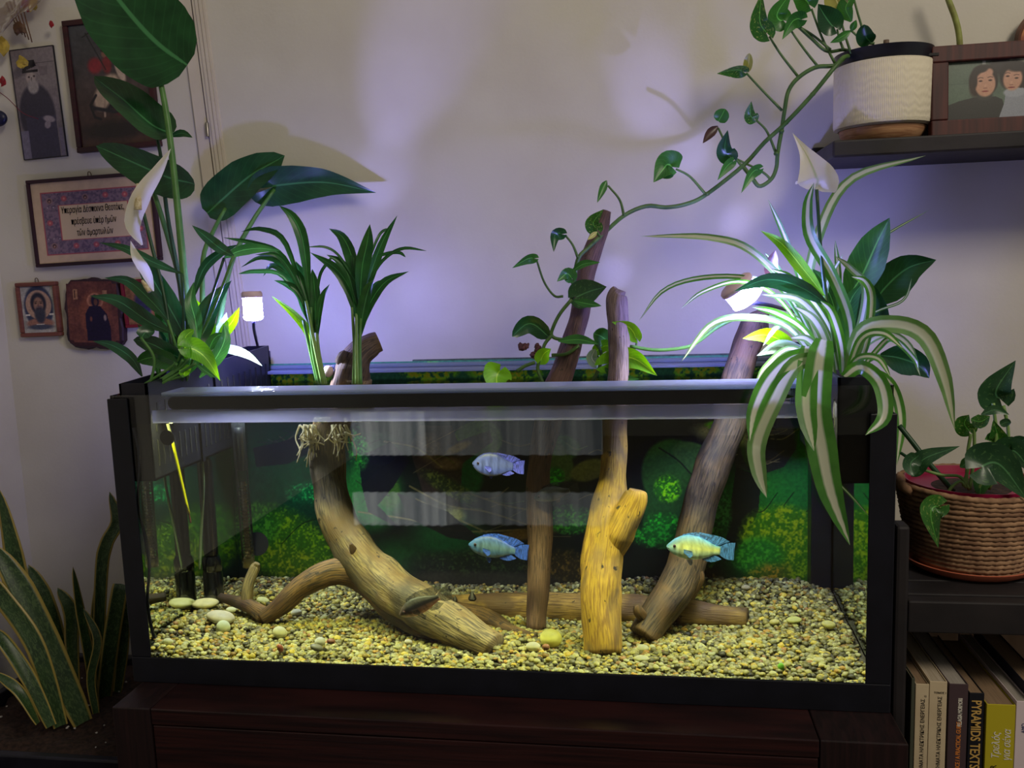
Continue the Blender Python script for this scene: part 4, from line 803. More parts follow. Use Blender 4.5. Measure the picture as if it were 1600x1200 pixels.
# net cup between the two small palms, with its ball
cu = U(534, 602, .25); o = empty('net_cup', cu, 'black net cup at the water surface holding the two small palms', 'cup')
bm = bmesh.new(); n = 28
for k in range(n):
    a0 = 2*math.pi*k/n
    bbox(bm, (cu[0]+.031*math.cos(a0)-.0016, cu[1]+.022*math.sin(a0)-.0016, WL-.022), (cu[0]+.031*math.cos(a0)+.0016, cu[1]+.022*math.sin(a0)+.0016, WL+.005))
bmobj('mesh_wall', bm, m_bx, o)
v_, f_, _ = lathe_data([(.029, 0), (.035, 0), (.035, .008), (.029, .008), (.029, 0)], (0, 0, 0), 40, None, 1, .72); v_ = [q+np.array([cu[0], cu[1], WL+.004]) for q in v_]; mesh('rim', v_, f_, m_bx, o)
for k in range(4): box('label_dot', (cu[0]-.022+.005*k, cu[1]-.0262, WL+.006), (cu[0]-.0195+.005*k, cu[1]-.0254, WL+.008), M('pale_mark', (200, 190, 240)), o, bevel=0)
P = U(513, 580, .26); s = px(.26); v_, f_, _ = ballv((0, 0, 0), 8.5*s, 3, (1, 1, 1.12)); q = mesh('ball', v_, f_, M('pale_ball', (196, 178, 180), rough=.5)); q.location = tuple(P); setp(q, 'small pale egg-shaped ball beside the driftwood stub', 'ball')

# ============================================================ PLANT MATERIALS
l_dark = Mleaf('deep_green_leaf', (26, 64, 34), (36, 82, 44), veins=.12, trans=.18, rough=.28); l_mid = Mleaf('mid_green_leaf', (44, 100, 44), (62, 126, 52), veins=.15, trans=.3)
l_bright = Mleaf('fresh_green_leaf', (96, 170, 40), (126, 196, 50), veins=.15, trans=.4); l_palm = Mleaf('palm_green_leaf', (28, 74, 36), (44, 104, 44), veins=.0, trans=.30)
l_pothos = Mleaf('pothos_leaf', (44, 96, 36), (62, 122, 44), veins=.0, trans=.25, mottled=(150, 176, 90)); l_pothd = Mleaf('dark_pothos_leaf', (32, 66, 40), (44, 84, 48), trans=.15, mottled=(74, 112, 64)); l_yel = Mleaf('yellowing_leaf', (170, 176, 96), (196, 190, 120), trans=.3)
l_spider = Mleaf('striped_spider_leaf', (62, 124, 42), (84, 148, 56), stripe=(214, 218, 190), trans=.32, sw=.15, veins=.0); l_spid2 = Mleaf('pale_spider_leaf', (92, 140, 70), (120, 160, 92), stripe=(206, 212, 180), trans=.3, sw=.2, veins=.0)
l_snake = Mleaf('snake_leaf', (34, 58, 30), (46, 74, 36), margin=(170, 150, 78), band=(74, 98, 56), trans=.04, rough=.4); l_spathe = Mleaf('white_spathe', (232, 228, 208), (222, 220, 196), trans=.45, veins=None); l_sliver = Mleaf('pale_leaf', (150, 180, 150), (180, 204, 176), trans=.3)
l_spath2 = Mleaf('white_spathe_green_rib', (232, 228, 208), (222, 220, 196), stripe=(150, 180, 84), trans=.4, veins=None, sw=.0)
l_brown = Mleaf('brown_leaf', (84, 50, 40), (54, 34, 32), trans=.2, veins=None)
s_green = M('green_stem', (70, 116, 54), (88, 134, 66), 40, rough=.4); s_dark = M('dark_green_stem', (34, 66, 40), (44, 82, 50), 40, rough=.4); s_vine = M('vine_stem', (58, 92, 44), (84, 116, 60), 50, rough=.45); s_pale = M('pale_green_stem', (130, 160, 90), (110, 146, 76), 40, rough=.45)
m_spad = M('spadix', (226, 214, 176), (196, 176, 130), 300, rough=.7, bump=1)
def LF(par, pts, w, shape, mat, Y=None, **k):
    """pts in photo pixels (u, v[, Y]); w = visible half width in pixels"""
    P = [U(q[0], q[1], q[2] if len(q) > 2 else Y) for q in pts]; Ym = np.mean([p[1] for p in P]); k.setdefault('name', 'leaf'); nm = k.pop('name')
    return leaf(nm, P, w*px(Ym), shape, mat, par, **k)
def ST(par, pts, r, mat, Y=None, name='stem', seg=8):
    P = [U(q[0], q[1], q[2] if len(q) > 2 else Y) for q in pts]; Ym = np.mean([p[1] for p in P]); R = [x*px(Ym) for x in (r if isinstance(r, (list, tuple)) else [r])]
    return tube(name, P, R if len(R) > 1 else R[0], mat, par, seg)

# ---- tall big-leaved plant in the left planter
b0 = np.array([-.472, .22, .415])
e = empty('elephant_ear', b0, 'tall plant with large dark arrow-shaped leaves in the left planter', 'plant')
ST(e, [(301, 590, .20), (292, 480, .22), (278, 330, .24), (262, 190, .25), (243, 95, .26), (230, 66, .26)], [7, 6.5, 5.5, 5, 4, 3], s_green)
ST(e, [(300, 590, .22), (286, 470, .26), (262, 340, .28), (252, 250, .28), (243, 205, .28)], [4.5, 4, 3.4, 3, 2.4], s_dark)
ST(e, [(294, 590, .24), (282, 450, .28), (262, 370, .29), (240, 300, .29), (232, 284, .29)], [5, 4, 4, 3], s_green)
ST(e, [(312, 585, .24), (316, 480, .26), (318, 400, .36), (335, 358, .42), (352, 326, .455)], [5, 4, 4, 3], s_green)
ST(e, [(322, 590, .26), (345, 490, .28), (362, 410, .38), (395, 345, .44), (429, 296, .465)], [5, 4, 4, 3], s_green)
LF(e, [(292, 102, .26), (240, 62, .24), (182, -5, .22), (130, -85, .22)], 73, 'round', l_dark, roll=.0, fold=.10, n=22)
LF(e, [(272, 205, .28), (240, 188, .27), (195, 150, .27), (147, 119, .29)], 31, 'round', l_dark, roll=-.5, fold=.5, n=18)
LF(e, [(266, 213, .29), (285, 208, .29), (301, 215, .29)], 6, 'lance', l_dark, n=8)
LF(e, [(303, 289, .27), (262, 280, .27), (205, 255, .27), (150, 228, .28)], 31, 'round', l_dark, roll=.35, fold=.3, n=18, wave=.06)
LF(e, [(322, 333, .46), (345, 310, .455), (390, 272, .45), (445, 243, .46)], 33, 'round', l_dark, roll=.3, fold=.3, n=16, wave=.05)
LF(e, [(402, 298, .46), (440, 290, .465), (510, 286, .47), (588, 301, .475)], 32, 'heart', l_dark, roll=-.15, fold=.25, n=20, wave=.09)
# ---- peace lily in the left planter
e = empty('peace_lily', (-.470, .12, .41), 'peace lily with two white flowers and many long green leaves in the left planter', 'plant')
ST(e, [(275, 590, .10), (258, 470, .13), (236, 380, .14), (224, 332, .14)], 3, s_dark); ST(e, [(285, 590, .12), (268, 500, .15), (245, 462, .15), (232, 452, .15)], 2.2, s_green)
LF(e, [(222, 383, .14), (207, 350, .13), (222, 305, .12), (246, 268, .125), (267, 232, .13)], 15, 'lance', l_spathe, roll=.3, fold=.6, wave=.12, name='spathe', n=20)
LF(e, [(240, 455, .06), (228, 425, .06), (212, 400, .06), (204, 376, .06)], 9, 'lance', l_spathe, fold=.5, name='spathe')
for (q0, q1, r) in (((216, 328, .128), (216, 287, .125), 6), ((234, 456, .055), (222, 438, .055), 4)): ST(e, [q0, ((q0[0]+q1[0])/2, (q0[1]+q1[1])/2, q0[2]), q1], [r, r, r*.5], m_spad, name='spadix', seg=12)
PL = [([(285, 428), (240, 410), (195, 388), (155, 379)], 8, l_dark), ([(262, 500), (235, 470), (200, 440), (163, 434)], 11, l_dark), ([(268, 520), (230, 500), (185, 470), (140, 462)], 14, l_dark), ([(296, 540), (270, 490), (235, 430), (206, 386)], 19, l_dark),
      ([(300, 560), (270, 520), (252, 485), (243, 450)], 15, l_mid), ([(300, 545), (312, 520), (330, 475), (362, 438)], 19, l_dark), ([(297, 562), (312, 540), (325, 505), (300, 462)], 15, l_bright), ([(318, 575), (330, 545), (345, 520), (354, 488)], 17, l_sliver),
      ([(340, 540), (350, 520), (365, 500), (374, 480)], 10, l_bright), ([(310, 540), (305, 500), (298, 470), (303, 440)], 12, l_mid), ([(222, 588), (205, 560), (175, 540), (145, 533)], 10, l_dark), ([(365, 400), (345, 388), (320, 368), (300, 352)], 10, l_dark), ([(350, 403), (375, 392), (405, 388), (440, 392)], 9, l_mid),
      ([(270, 585), (262, 550), (258, 510), (262, 480)], 12, l_dark), ([(330, 590), (325, 560), (335, 530), (352, 520)], 12, l_mid), ([(330, 548), (355, 545), (385, 554), (410, 572)], 8, l_sliver), ([(300, 575), (318, 578), (332, 590)], 6, l_mid), ([(296, 560), (286, 530), (282, 500), (290, 470)], 13, l_dark),
      ([(285, 590), (298, 565), (300, 540), (300, 520)], 14, l_mid), ([(250, 590), (242, 560), (232, 530), (214, 505)], 9, l_mid), ([(312, 590), (338, 560), (352, 530), (350, 505)], 12, l_mid), ([(300, 470), (318, 420), (345, 395), (372, 382)], 8, l_dark), ([(280, 590), (275, 560), (290, 520), (318, 500)], 11, l_dark)]
for i, (pts, w, mt) in enumerate(PL):
    Yb = .08+.012*(i % 9); LF(e, [(a, b, Yb+.01*j) for j, (a, b) in enumerate(pts)], w, 'lance', mt, roll=.3*math.sin(i*2.1), fold=.3, n=14, wave=.05, seed=i)
    a, b = pts[0]
    if b < 570: ST(e, [(a, b, Yb), ((a+290)/2, (b+592)/2, Yb), (292-8*(i % 3), 594, .10+.01*(i % 4))], 2.2, s_green if i % 2 else s_dark)
# ---- young pothos in the front of the left planter
e = empty('pothos', (-.470, .06, .408), 'small pothos with a glowing lime heart leaf at the front of the left planter', 'plant')
for pts, w, sh, mt in (([(285, 543), (305, 545), (325, 562), (344, 595)], 19, 'heart', l_bright), ([(296, 560), (288, 542), (290, 525), (303, 515)], 11, 'round', l_bright), ([(286, 562), (262, 552), (235, 538), (208, 531)], 17, 'round', l_dark), ([(220, 527), (228, 518), (242, 518)], 12, 'round', l_dark),
                      ([(276, 568), (255, 562), (235, 560), (214, 565)], 17, 'round', l_mid), ([(286, 588), (290, 577), (298, 572)], 9, 'round', l_bright), ([(306, 568), (322, 580), (338, 591)], 5, 'lance', l_mid)):
    LF(e, [(a, b, .05+.008*j) for j, (a, b) in enumerate(pts)], w, sh, mt, roll=.3, fold=.3, n=14); ST(e, [(pts[0][0], pts[0][1], .05), ((pts[0][0]+250)/2+6, (pts[0][1]+600)/2-3, .055), (246-(w % 5)*6, 603, .05)], 2.4, s_green)

# ---- two small palms in the net cup, with roots hanging in the water
def palm(label, base, pts_list, fan, roots, Yb):
    e = empty('small_palm', base, label, 'plant', 'small palms in the net cup')
    for i, q in enumerate(fan): ST(e, [(a, b, Yb+.004*(i-2)) for a, b in q], [3.6, 3, 2.2], s_green if i % 2 else s_pale)
    for i, (pts, w) in enumerate(pts_list):
        LF(e, [(a, b, Yb+.012*math.sin(i*2.3)*j) for j, (a, b) in enumerate(pts)], w/2*1.15, 'strap' if w < 8 else 'lance', l_bright if (i in (6,) and w == 13) else l_palm, roll=.4*math.sin(i*1.7), fold=.4, n=14, seed=i)
    for q in roots: tube('root', [W(a, b, Yb+.01*math.sin(a)) for a, b in q], [.0016, .0013, .0008], m_root, e, 6, rough=.3, n=14, seed=q[0][0])
    return e
m_root = M('white_root', (240, 232, 200), (222, 208, 164), 60, rough=.6)
rr = random.Random(3)
def roots(cx, y0, y1, n, sp):
    r_ = []
    for k in range(n):
        x = cx+rr.uniform(-sp, sp); l = rr.uniform(.35, 1)*(y1-y0); dx = rr.uniform(-22, 22)
        r_.append([(x, y0), (x+dx*.4+rr.uniform(-4, 4), y0+l*.35), (x+dx*.5+rr.uniform(-6, 6), y0+l*.7), (x+dx*.4+rr.uniform(-8, 8), y0+l)])
    for k in range(n//2):
        x = cx+rr.uniform(-sp, sp); y = y0+rr.uniform(10, 30); d = rr.choice((-1, 1)); r_.append([(x, y), (x+d*12, y+rr.uniform(-4, 8)), (x+d*24, y+rr.uniform(-2, 12))])
    return r_
palm('small palm with drooping fronds nearer the left lamp', U(503, 600, .25), [([(484, 470), (474, 380), (458, 340), (436, 321)], 17), ([(476, 470), (445, 378), (408, 358), (376, 362)], 9), ([(474, 460), (440, 400), (395, 380), (348, 371)], 10), ([(492, 520), (478, 470), (470, 430), (462, 408)], 24), ([(492, 520), (492, 470), (490, 440), (488, 420)], 16), ([(496, 530), (498, 490), (504, 462), (515, 444)], 10),
     ([(497, 570), (482, 520), (458, 490), (425, 463)], 13), ([(484, 510), (468, 460), (450, 445), (428, 438)], 12), ([(478, 490), (448, 420), (410, 402), (376, 418)], 9), ([(476, 470), (450, 430), (425, 415), (411, 432)], 10), ([(478, 480), (440, 430), (400, 424), (372, 428)], 7), ([(486, 500), (475, 450), (462, 425), (438, 408)], 12), ([(494, 470), (500, 430), (512, 410), (520, 400)], 5), ([(478, 470), (452, 420), (430, 398), (398, 398)], 8)],
     [[(505, 600), (492, 540), (478, 470)], [(500, 600), (488, 540), (486, 480)], [(508, 600), (498, 550), (494, 500)], [(497, 598), (485, 548), (474, 500)]], roots(482, 664, 730, 22, 14), .235)
palm('small upright palm with dark fan fronds in front of the driftwood stub', U(560, 602, .25), [([(557, 500), (548, 455), (525, 420), (484, 394)], 18), ([(560, 480), (550, 410), (535, 372), (514, 357)], 19), ([(562, 480), (566, 420), (574, 380), (578, 350)], 21), ([(566, 480), (583, 420), (600, 375), (621, 336)], 14), ([(563, 520), (577, 475), (602, 440), (639, 424)], 15), ([(562, 530), (566, 490), (574, 455), (584, 436)], 18),
     ([(566, 500), (576, 465), (588, 445), (601, 437)], 10), ([(558, 480), (545, 430), (530, 408), (510, 398)], 13), ([(576, 440), (600, 405), (630, 388), (667, 392)], 5), ([(575, 410), (590, 372), (600, 360), (612, 358)], 4), ([(556, 440), (530, 400), (508, 386), (480, 386)], 4), ([(590, 400), (610, 395), (625, 395), (634, 402)], 5), ([(556, 440), (552, 410), (552, 395), (547, 385)], 7)],
     [[(558, 600), (557, 545), (557, 490)], [(563, 600), (562, 545), (564, 490)], [(553, 600), (554, 545), (550, 480)]], roots(530, 664, 724, 11, 12), .225)

# ============================================================ TRAILING POTHOS on the wall shelf, vines down to the driftwood
e = empty('trailing_pothos', U(1370, 90, .40), 'trailing pothos in the white shelf pot with long vines reaching the driftwood', 'plant')
YV = .36
ST(e, [(1345, 92, .38), (1322, 88, .36), (1305, 104, .34), (1270, 147, .34), (1228, 192, .35), (1195, 222, .355), (1162, 258, .36), (1105, 303, .36), (1075, 318, .355), (1042, 324, .35), (1010, 322, .335), (975, 337, .32), (940, 368, .285), (918, 388, .27), (903, 405, .262), (897, 440, .26), (893, 468, .26)], 3.2, s_vine, name='vine')
ST(e, [(1340, 84, .38), (1325, 86, .37), (1305, 102, .35), (1275, 105, .35), (1248, 121, .35), (1232, 142, .35), (1226, 172, .35), (1221, 205, .355), (1215, 240, .355), (1213, 262, .36), (1205, 280, .36), (1187, 291, .36), (1175, 278, .36), (1161, 260, .36)], 3, s_vine, name='vine')
ST(e, [(1345, 88, .38), (1320, 78, .37), (1292, 80, .36), (1268, 60, .36), (1246, 40, .36)], 2.4, s_vine, name='vine')
for q in ([(893, 468), (875, 490), (864, 512), (862, 524), (874, 530), (905, 531), (930, 536), (940, 555), (936, 575), (926, 597), (918, 612)], [(862, 524), (851, 538), (846, 556), (840, 575), (848, 598)], [(862, 555), (885, 553), (905, 540)], [(807, 580), (820, 572), (836, 566)], [(984, 541), (1025, 547), (1070, 543), (1092, 533), (1120, 512), (1150, 498), (1180, 496), (1230, 500)]): ST(e, [(a, b, .24) for a, b in q], 2.8, s_vine if q[0][0] != 984 else s_green, name='vine')
pet = [[(1248, 121), (1220, 85), (1202, 57)], [(1278, 104), (1255, 75), (1234, 45)], [(1298, 78), (1270, 55), (1246, 40)], [(1305, 100), (1285, 60), (1268, 14)], [(1330, 84), (1322, 60), (1308, 12)], [(1318, 78), (1312, 62), (1308, 46)], [(1348, 82), (1348, 50), (1340, 20), (1332, -10)], [(1366, 68), (1352, 66), (1330, 48)], [(1222, 173), (1190, 140), (1166, 114)], [(1212, 238), (1198, 205), (1181, 187)], [(1160, 261), (1140, 235), (1122, 200)], [(1102, 303), (1078, 276), (1056, 264)], [(975, 337), (968, 312), (950, 290)], [(903, 403), (895, 383), (883, 367)], [(938, 370), (932, 362), (932, 355)], [(880, 463), (866, 462), (850, 440), (838, 405)], [(896, 460), (895, 448), (893, 440)], [(1205, 281), (1190, 268), (1150, 248)], [(940, 580), (936, 560), (930, 540)], [(990, 548), (994, 540), (995, 528)]]
for q in pet: ST(e, [(a, b, .36 if a > 1000 else .26) for a, b in q], [2.2, 1.8, 1.6], s_vine, name='petiole', seg=6)
for (a, b) in ((1303, 104), (1270, 147), (1228, 192), (1105, 303), (1042, 324), (975, 337), (1221, 205), (1213, 240)): 
    vv, ff, _ = ballv(U(a, b, .352), 4*px(.36), 2, (1, 1, .8)); mesh('node', vv, ff, s_vine, e)
TL = [([(1202, 58), (1186, 35), (1190, -12)], 16, 'heart', l_pothos, .3), ([(1230, 36), (1216, 22), (1238, -14)], 17, 'heart', l_mid, -.3), ([(1258, 30), (1240, 34), (1222, 62)], 12, 'heart', l_mid, .3), ([(1268, 12), (1255, -2), (1232, -22)], 16, 'heart', l_mid, .2), ([(1308, 47), (1292, 26), (1278, 6)], 18, 'heart', l_dark, -.3), ([(1312, 14), (1302, -6), (1288, -30)], 16, 'heart', l_yel, .2), ([(1330, 34), (1320, 10), (1345, -20)], 12, 'lance', l_mid, .4),
      ([(1330, 48), (1315, 58), (1297, 67)], 6, 'lance', l_mid, .2), ([(1330, 49), (1334, 40), (1338, 31)], 5, 'lance', l_mid, 0), ([(1361, 68), (1352, 58), (1350, 38)], 13, 'round', l_dark, .3), ([(1166, 114), (1148, 112), (1120, 115)], 12, 'heart', l_pothos, .7), ([(1166, 112), (1169, 98), (1171, 83)], 7, 'round', l_yel, .3), ([(1181, 188), (1172, 180), (1174, 158)], 10, 'heart', l_pothos, .2), ([(1122, 190), (1128, 180), (1133, 170)], 11, 'round', l_mid, 0), ([(1122, 197), (1110, 208), (1098, 224)], 7, 'lance', l_brown, 0),
      ([(1146, 250), (1132, 235), (1137, 203)], 14, 'heart', l_dark, .2), ([(1148, 250), (1135, 262), (1121, 282)], 8, 'heart', l_mid, .3), ([(1056, 264), (1042, 258), (1021, 285)], 22, 'heart', l_mid, -.1), ([(1190, 263), (1175, 272), (1158, 302)], 9, 'heart', l_mid, .4), ([(948, 282), (942, 295), (933, 317)], 6, 'lance', l_mid, .2), ([(935, 362), (926, 348), (943, 327)], 13, 'heart', l_pothos, .3), ([(933, 362), (926, 368), (918, 375)], 4, 'lance', l_yel, 0), ([(883, 366), (868, 368), (865, 394)], 10, 'heart', l_dark, .3), ([(839, 404), (824, 406), (800, 419)], 9, 'heart', l_mid, .5), ([(893, 424), (912, 412), (938, 410)], 6, 'lance', l_mid, .3),
      ([(896, 438), (886, 428), (870, 440)], 11, 'heart', l_mid, 0), ([(893, 467), (920, 455), (948, 448)], 22, 'heart', l_pothd, .1), ([(897, 470), (918, 474), (940, 478)], 7, 'lance', l_mid, .3), ([(857, 527), (828, 507), (800, 526)], 15, 'round', l_dark, .3), ([(843, 567), (850, 553), (861, 545)], 12, 'heart', l_bright, 0), ([(784, 574), (776, 590), (779, 616)], 24, 'heart', l_bright, 0), ([(872, 533), (905, 530), (936, 538)], 8, 'lance', l_mid, .3), ([(953, 536), (940, 526), (927, 521)], 14, 'round', l_mid, 0), ([(996, 532), (982, 512), (956, 503)], 12, 'heart', l_bright, .3),
      ([(926, 552), (945, 540), (968, 545)], 10, 'round', l_bright, .2), ([(937, 572), (985, 560), (1027, 587)], 19, 'heart', l_bright, -.2), ([(936, 573), (925, 560), (930, 545)], 9, 'round', l_sliver, 0), ([(945, 575), (965, 590), (1000, 592)], 8, 'lance', l_mid, .2)]
for i, (pts, w, sh, mt, ro) in enumerate(TL):
    Y_ = (.35 if pts[0][0] > 1000 else .245)-.03*(i % 2)*(pts[0][0] < 1100); LF(e, [(a, b, Y_-.008*j) for j, (a, b) in enumerate(pts)], w, sh, mt, roll=ro, fold=.35, n=14, seed=i)
vv, ff, _ = merge([leaf_ for leaf_ in [ballv(U(830+rr.uniform(-14, 14), 545+rr.uniform(-9, 12), .245), rr.uniform(3, 6)*px(.25), 2, (1, .6, 1), 1.3) for k in range(9)]]); mesh('withered_leaf', vv, ff, M('withered', (92, 56, 62), (54, 32, 38), 90, rough=.8), e, smooth=False)
# thin green stalk rising behind the photo frame
e = empty('shelf_plant', U(1500, 66, .45), 'single slender green stalk rising behind the photo frame', 'plant'); ST(e, [(1501, 110, .45), (1499, 60, .45), (1493, 30, .45), (1482, 0, .45), (1472, -30, .45)], [4, 4, 4, 3.4], M('pale_stalk', (150, 160, 84), (120, 120, 60), 40), name='stalk')

# ============================================================ RIGHT PLANTER: peace lily and spider plant
e = empty('peace_lily', (.466, .22, .415), 'peace lily with one white flower and broad dark leaves in the right planter', 'plant')
ST(e, [(1302, 590, .2), (1297, 520, .2), (1290, 460, .2), (1283, 400, .2), (1276, 296, .2)], [4, 3.5, 3, 2.6, 2.4], s_dark)
LF(e, [(1273, 298, .2), (1276, 280, .185), (1262, 245, .185), (1238, 207, .2)], 30, 'spathe', l_spath2, roll=.0, fold=.35, n=20, name='spathe')
for pts, w, sh, mt, ro in (([(1320, 470), (1345, 430), (1368, 380), (1390, 340)], 27, 'lance', l_mid, .2), ([(1362, 480), (1385, 450), (1420, 420), (1463, 406)], 28, 'lance', l_dark, -.2), ([(1355, 530), (1358, 500), (1362, 470), (1368, 448)], 27, 'lance', l_dark, .2), ([(1296, 478), (1250, 450), (1200, 438), (1147, 455)], 14, 'lance', l_dark, .3), ([(1288, 462), (1258, 425), (1222, 382), (1188, 360)], 10, 'lance', l_bright, .2),
                          ([(1242, 548), (1222, 534), (1195, 524), (1160, 529)], 14, 'lance', l_bright, .2), ([(1270, 560), (1240, 548), (1215, 542), (1182, 556)], 13, 'lance', l_sliver, .2), ([(1375, 555), (1405, 560), (1435, 572), (1452, 591)], 22, 'lance', l_dark, -.1), ([(1220, 450), (1205, 425), (1208, 405), (1212, 391)], 10, 'lance', l_brown, .1), ([(1310, 530), (1302, 480), (1285, 440), (1270, 420)], 13, 'lance', l_mid, .3), ([(1330, 560), (1322, 510), (1330, 470), (1350, 440)], 14, 'lance', l_mid, -.2)):
    Y_ = .19 if pts[0][0] < 1300 else .26
    if pts[0][0] == 1296: Y_ = .13
    LF(e, [(a, b, Y_-.01*j) for j, (a, b) in enumerate(pts)], w, sh, mt, roll=ro, fold=.35, n=16, wave=.04); ST(e, [(pts[0][0], pts[0][1], Y_), ((pts[0][0]+1310)/2, (pts[0][1]+590)/2, Y_), (1312, 594, .2)], 2.6, s_green, name='stem')
e = empty('spider_plant', (.466, .13, .412), 'spider plant with long arching cream-striped leaves in the right planter', 'plant')
SP = [([(1290, 570), (1255, 480), (1180, 396), (1110, 371), (1000, 369)], 11, .14), ([(1290, 570), (1230, 460), (1165, 434), (1090, 435), (1035, 455), (998, 502)], 8, .13), ([(1280, 560), (1220, 470), (1160, 440), (1100, 455), (1064, 482)], 7, .10), ([(1280, 570), (1230, 510), (1165, 496), (1110, 508), (1064, 566)], 11, .11), ([(1290, 560), (1262, 470), (1228, 375), (1200, 311)], 9, .2), ([(1310, 560), (1325, 440), (1370, 378), (1455, 326)], 4, .25),
      ([(1300, 570), (1262, 470), (1280, 365), (1330, 280), (1447, 243)], 15, .24), ([(1330, 570), (1327, 500), (1300, 430), (1266, 370), (1262, 320), (1272, 285)], 17, .17), ([(1280, 555), (1240, 560), (1205, 590), (1180, 640), (1171, 690)], 26, -.045), ([(1285, 560), (1242, 570), (1210, 625), (1183, 690), (1186, 738), (1198, 778)], 27, -.055), ([(1288, 530), (1280, 570), (1275, 640), (1284, 700), (1298, 770), (1328, 852)], 42, -.06), ([(1262, 540), (1262, 580), (1260, 640), (1272, 705)], 30, -.05),
      ([(1325, 590), (1345, 520), (1395, 506), (1445, 525), (1475, 590), (1492, 672)], 25, .06), ([(1318, 590), (1345, 574), (1376, 600), (1382, 650), (1352, 680)], 22, -.06), ([(1355, 575), (1392, 600), (1408, 655), (1401, 728)], 15, .26), ([(1320, 590), (1345, 545), (1385, 522), (1420, 540), (1438, 588)], 10, .2), ([(1300, 745, -.02), (1330, 775, -.02), (1357, 806, -.02)], 4, -.02), ([(1300, 580), (1260, 500), (1215, 420), (1195, 395)], 9, .18),
      ([(1300, 585), (1240, 545), (1200, 570), (1180, 600)], 10, .08), ([(1295, 590), (1250, 585), (1215, 600), (1210, 612)], 13, .05), ([(1305, 590), (1280, 500), (1240, 440), (1205, 420)], 13, .13), ([(1310, 590), (1290, 520), (1250, 470), (1190, 460)], 13, .10), ([(1300, 590), (1260, 520), (1215, 490), (1175, 480)], 12, .09), ([(1312, 590), (1300, 520), (1260, 460), (1215, 445)], 12, .12), ([(1305, 595), (1340, 520), (1352, 450), (1330, 420), (1305, 400)], 11, .2), ([(1315, 590), (1352, 500), (1410, 470), (1425, 435)], 4, .2), ([(1300, 580), (1310, 450), (1305, 375)], 9, .24), ([(1298, 590), (1285, 520), (1290, 450), (1318, 396)], 10, .22),
      ([(1330, 590), (1352, 540), (1362, 470), (1352, 440), (1330, 432)], 12, .09), ([(1335, 592), (1372, 545), (1395, 530), (1428, 560), (1435, 578)], 9, .14), ([(1305, 590), (1290, 560), (1262, 530), (1235, 528)], 12, .07), ([(1320, 590), (1340, 560), (1372, 560), (1392, 590)], 10, .03), ([(1318, 592), (1315, 540), (1300, 490), (1282, 470)], 14, .07), ([(1302, 590), (1292, 540), (1272, 500), (1240, 478)], 14, .06), ([(1322, 590), (1345, 530), (1380, 520), (1412, 545)], 12, .05), ([(1300, 590), (1262, 555), (1230, 550), (1205, 565)], 10, .12), ([(1290, 560), (1250, 500), (1215, 510), (1192, 540)], 8, .15)]
for i, (pts, w, Y_) in enumerate(SP):
    P = [((q[0], q[1], q[2]) if len(q) > 2 else (q[0], q[1], Y_+.05*(1-j/(len(pts)-1))-(.0))) for j, q in enumerate(pts)]
    if P[0][1] > 560 and w > 4: P[0] = (P[0][0], min(P[0][1], 592), max(.06, P[0][2]))
    LF(e, P, w/2*1.05, 'strap', l_spider if i % 3 else l_spid2, roll=(.1 if w > 20 else .35)*math.sin(i*1.9), fold=.35, n=22, seed=i, twist=.3*math.sin(i))

# ============================================================ SNAKE PLANT on the floor at the left
e = empty('snake_plant', (-.68, .24, -.18), 'snake plant with yellow-edged twisted upright leaves at the lower left', 'plant')
SN = [([(130, 1130), (85, 1030), (35, 925), (-10, 850)], 23, .18, 'sword'), ([(70, 1060), (40, 960), (22, 870), (-2, 762)], 17, .22, 'sword'), ([(105, 1060), (88, 990), (68, 930), (44, 882)], 15, .30, 'sword'), ([(118, 1095), (112, 1010), (110, 955), (90, 918)], 13, .26, 'sword'), ([(150, 1115), (140, 1030), (126, 955), (114, 885)], 9, .24, 'sword'), ([(152, 1080), (158, 900), (166, 850), (182, 815), (171, 768)], 12, .30, 'sword'), ([(146, 1070), (150, 980), (155, 895)], 10, .33, 'sword'),
      ([(160, 1115), (174, 1000), (188, 914)], 14, .27, 'cut'), ([(182, 1090), (192, 1010), (197, 915)], 10, .31, 'cut'), ([(80, 1135), (45, 1060), (5, 1000), (-20, 980)], 13, .14, 'sword'), ([(95, 1135), (55, 1010), (0, 930), (-30, 890)], 17, .16, 'sword'), ([(60, 1130), (30, 1080), (-10, 1050)], 10, .12, 'sword'), ([(150, 1115), (142, 1060), (152, 1000), (130, 950)], 8, .2, 'sword')]
for i, (pts, w, Y_, sh) in enumerate(SN):
    LF(e, [(a, b, Y_) for a, b in pts], w, sh, l_snake, roll=.35*math.sin(i*2.7), twist=1.3*math.sin(i*1.3), fold=.25, n=20, thick=.0018, seed=i)
c = np.array([-.74, .20]); e2 = empty('black_planter', (c[0], c[1], ZF), 'black trough planter of soil holding the snake plant', 'planter')
zt = -.175
for (x0, x1, y0, y1) in ((-.95, -.56, .06, .075), (-.95, -.56, .40, .415), (-.95, -.935, .0755, .3995), (-.575, -.56, .0755, .3995)): box('wall', (x0, y0, ZF), (x1, y1, zt+.012), m_bx, e2, bevel=.003)
gx2, gy2 = np.meshgrid(np.linspace(-.934, -.576, 60), np.linspace(.076, .399, 50)); v_ = [(x, y, zt-.006+.014*mnoise.noise(Vector((x*22, y*22, 0)))+.006*mnoise.noise(Vector((x*90, y*90, 0)))) for x, y in zip(gx2.ravel(), gy2.ravel())]
mesh('soil', v_, [(j*60+i, j*60+i+1, (j+1)*60+i+1, (j+1)*60+i) for j in range(49) for i in range(59)], M('potting_soil', (62, 44, 36), (34, 24, 20), 150, rough=.95), e2)
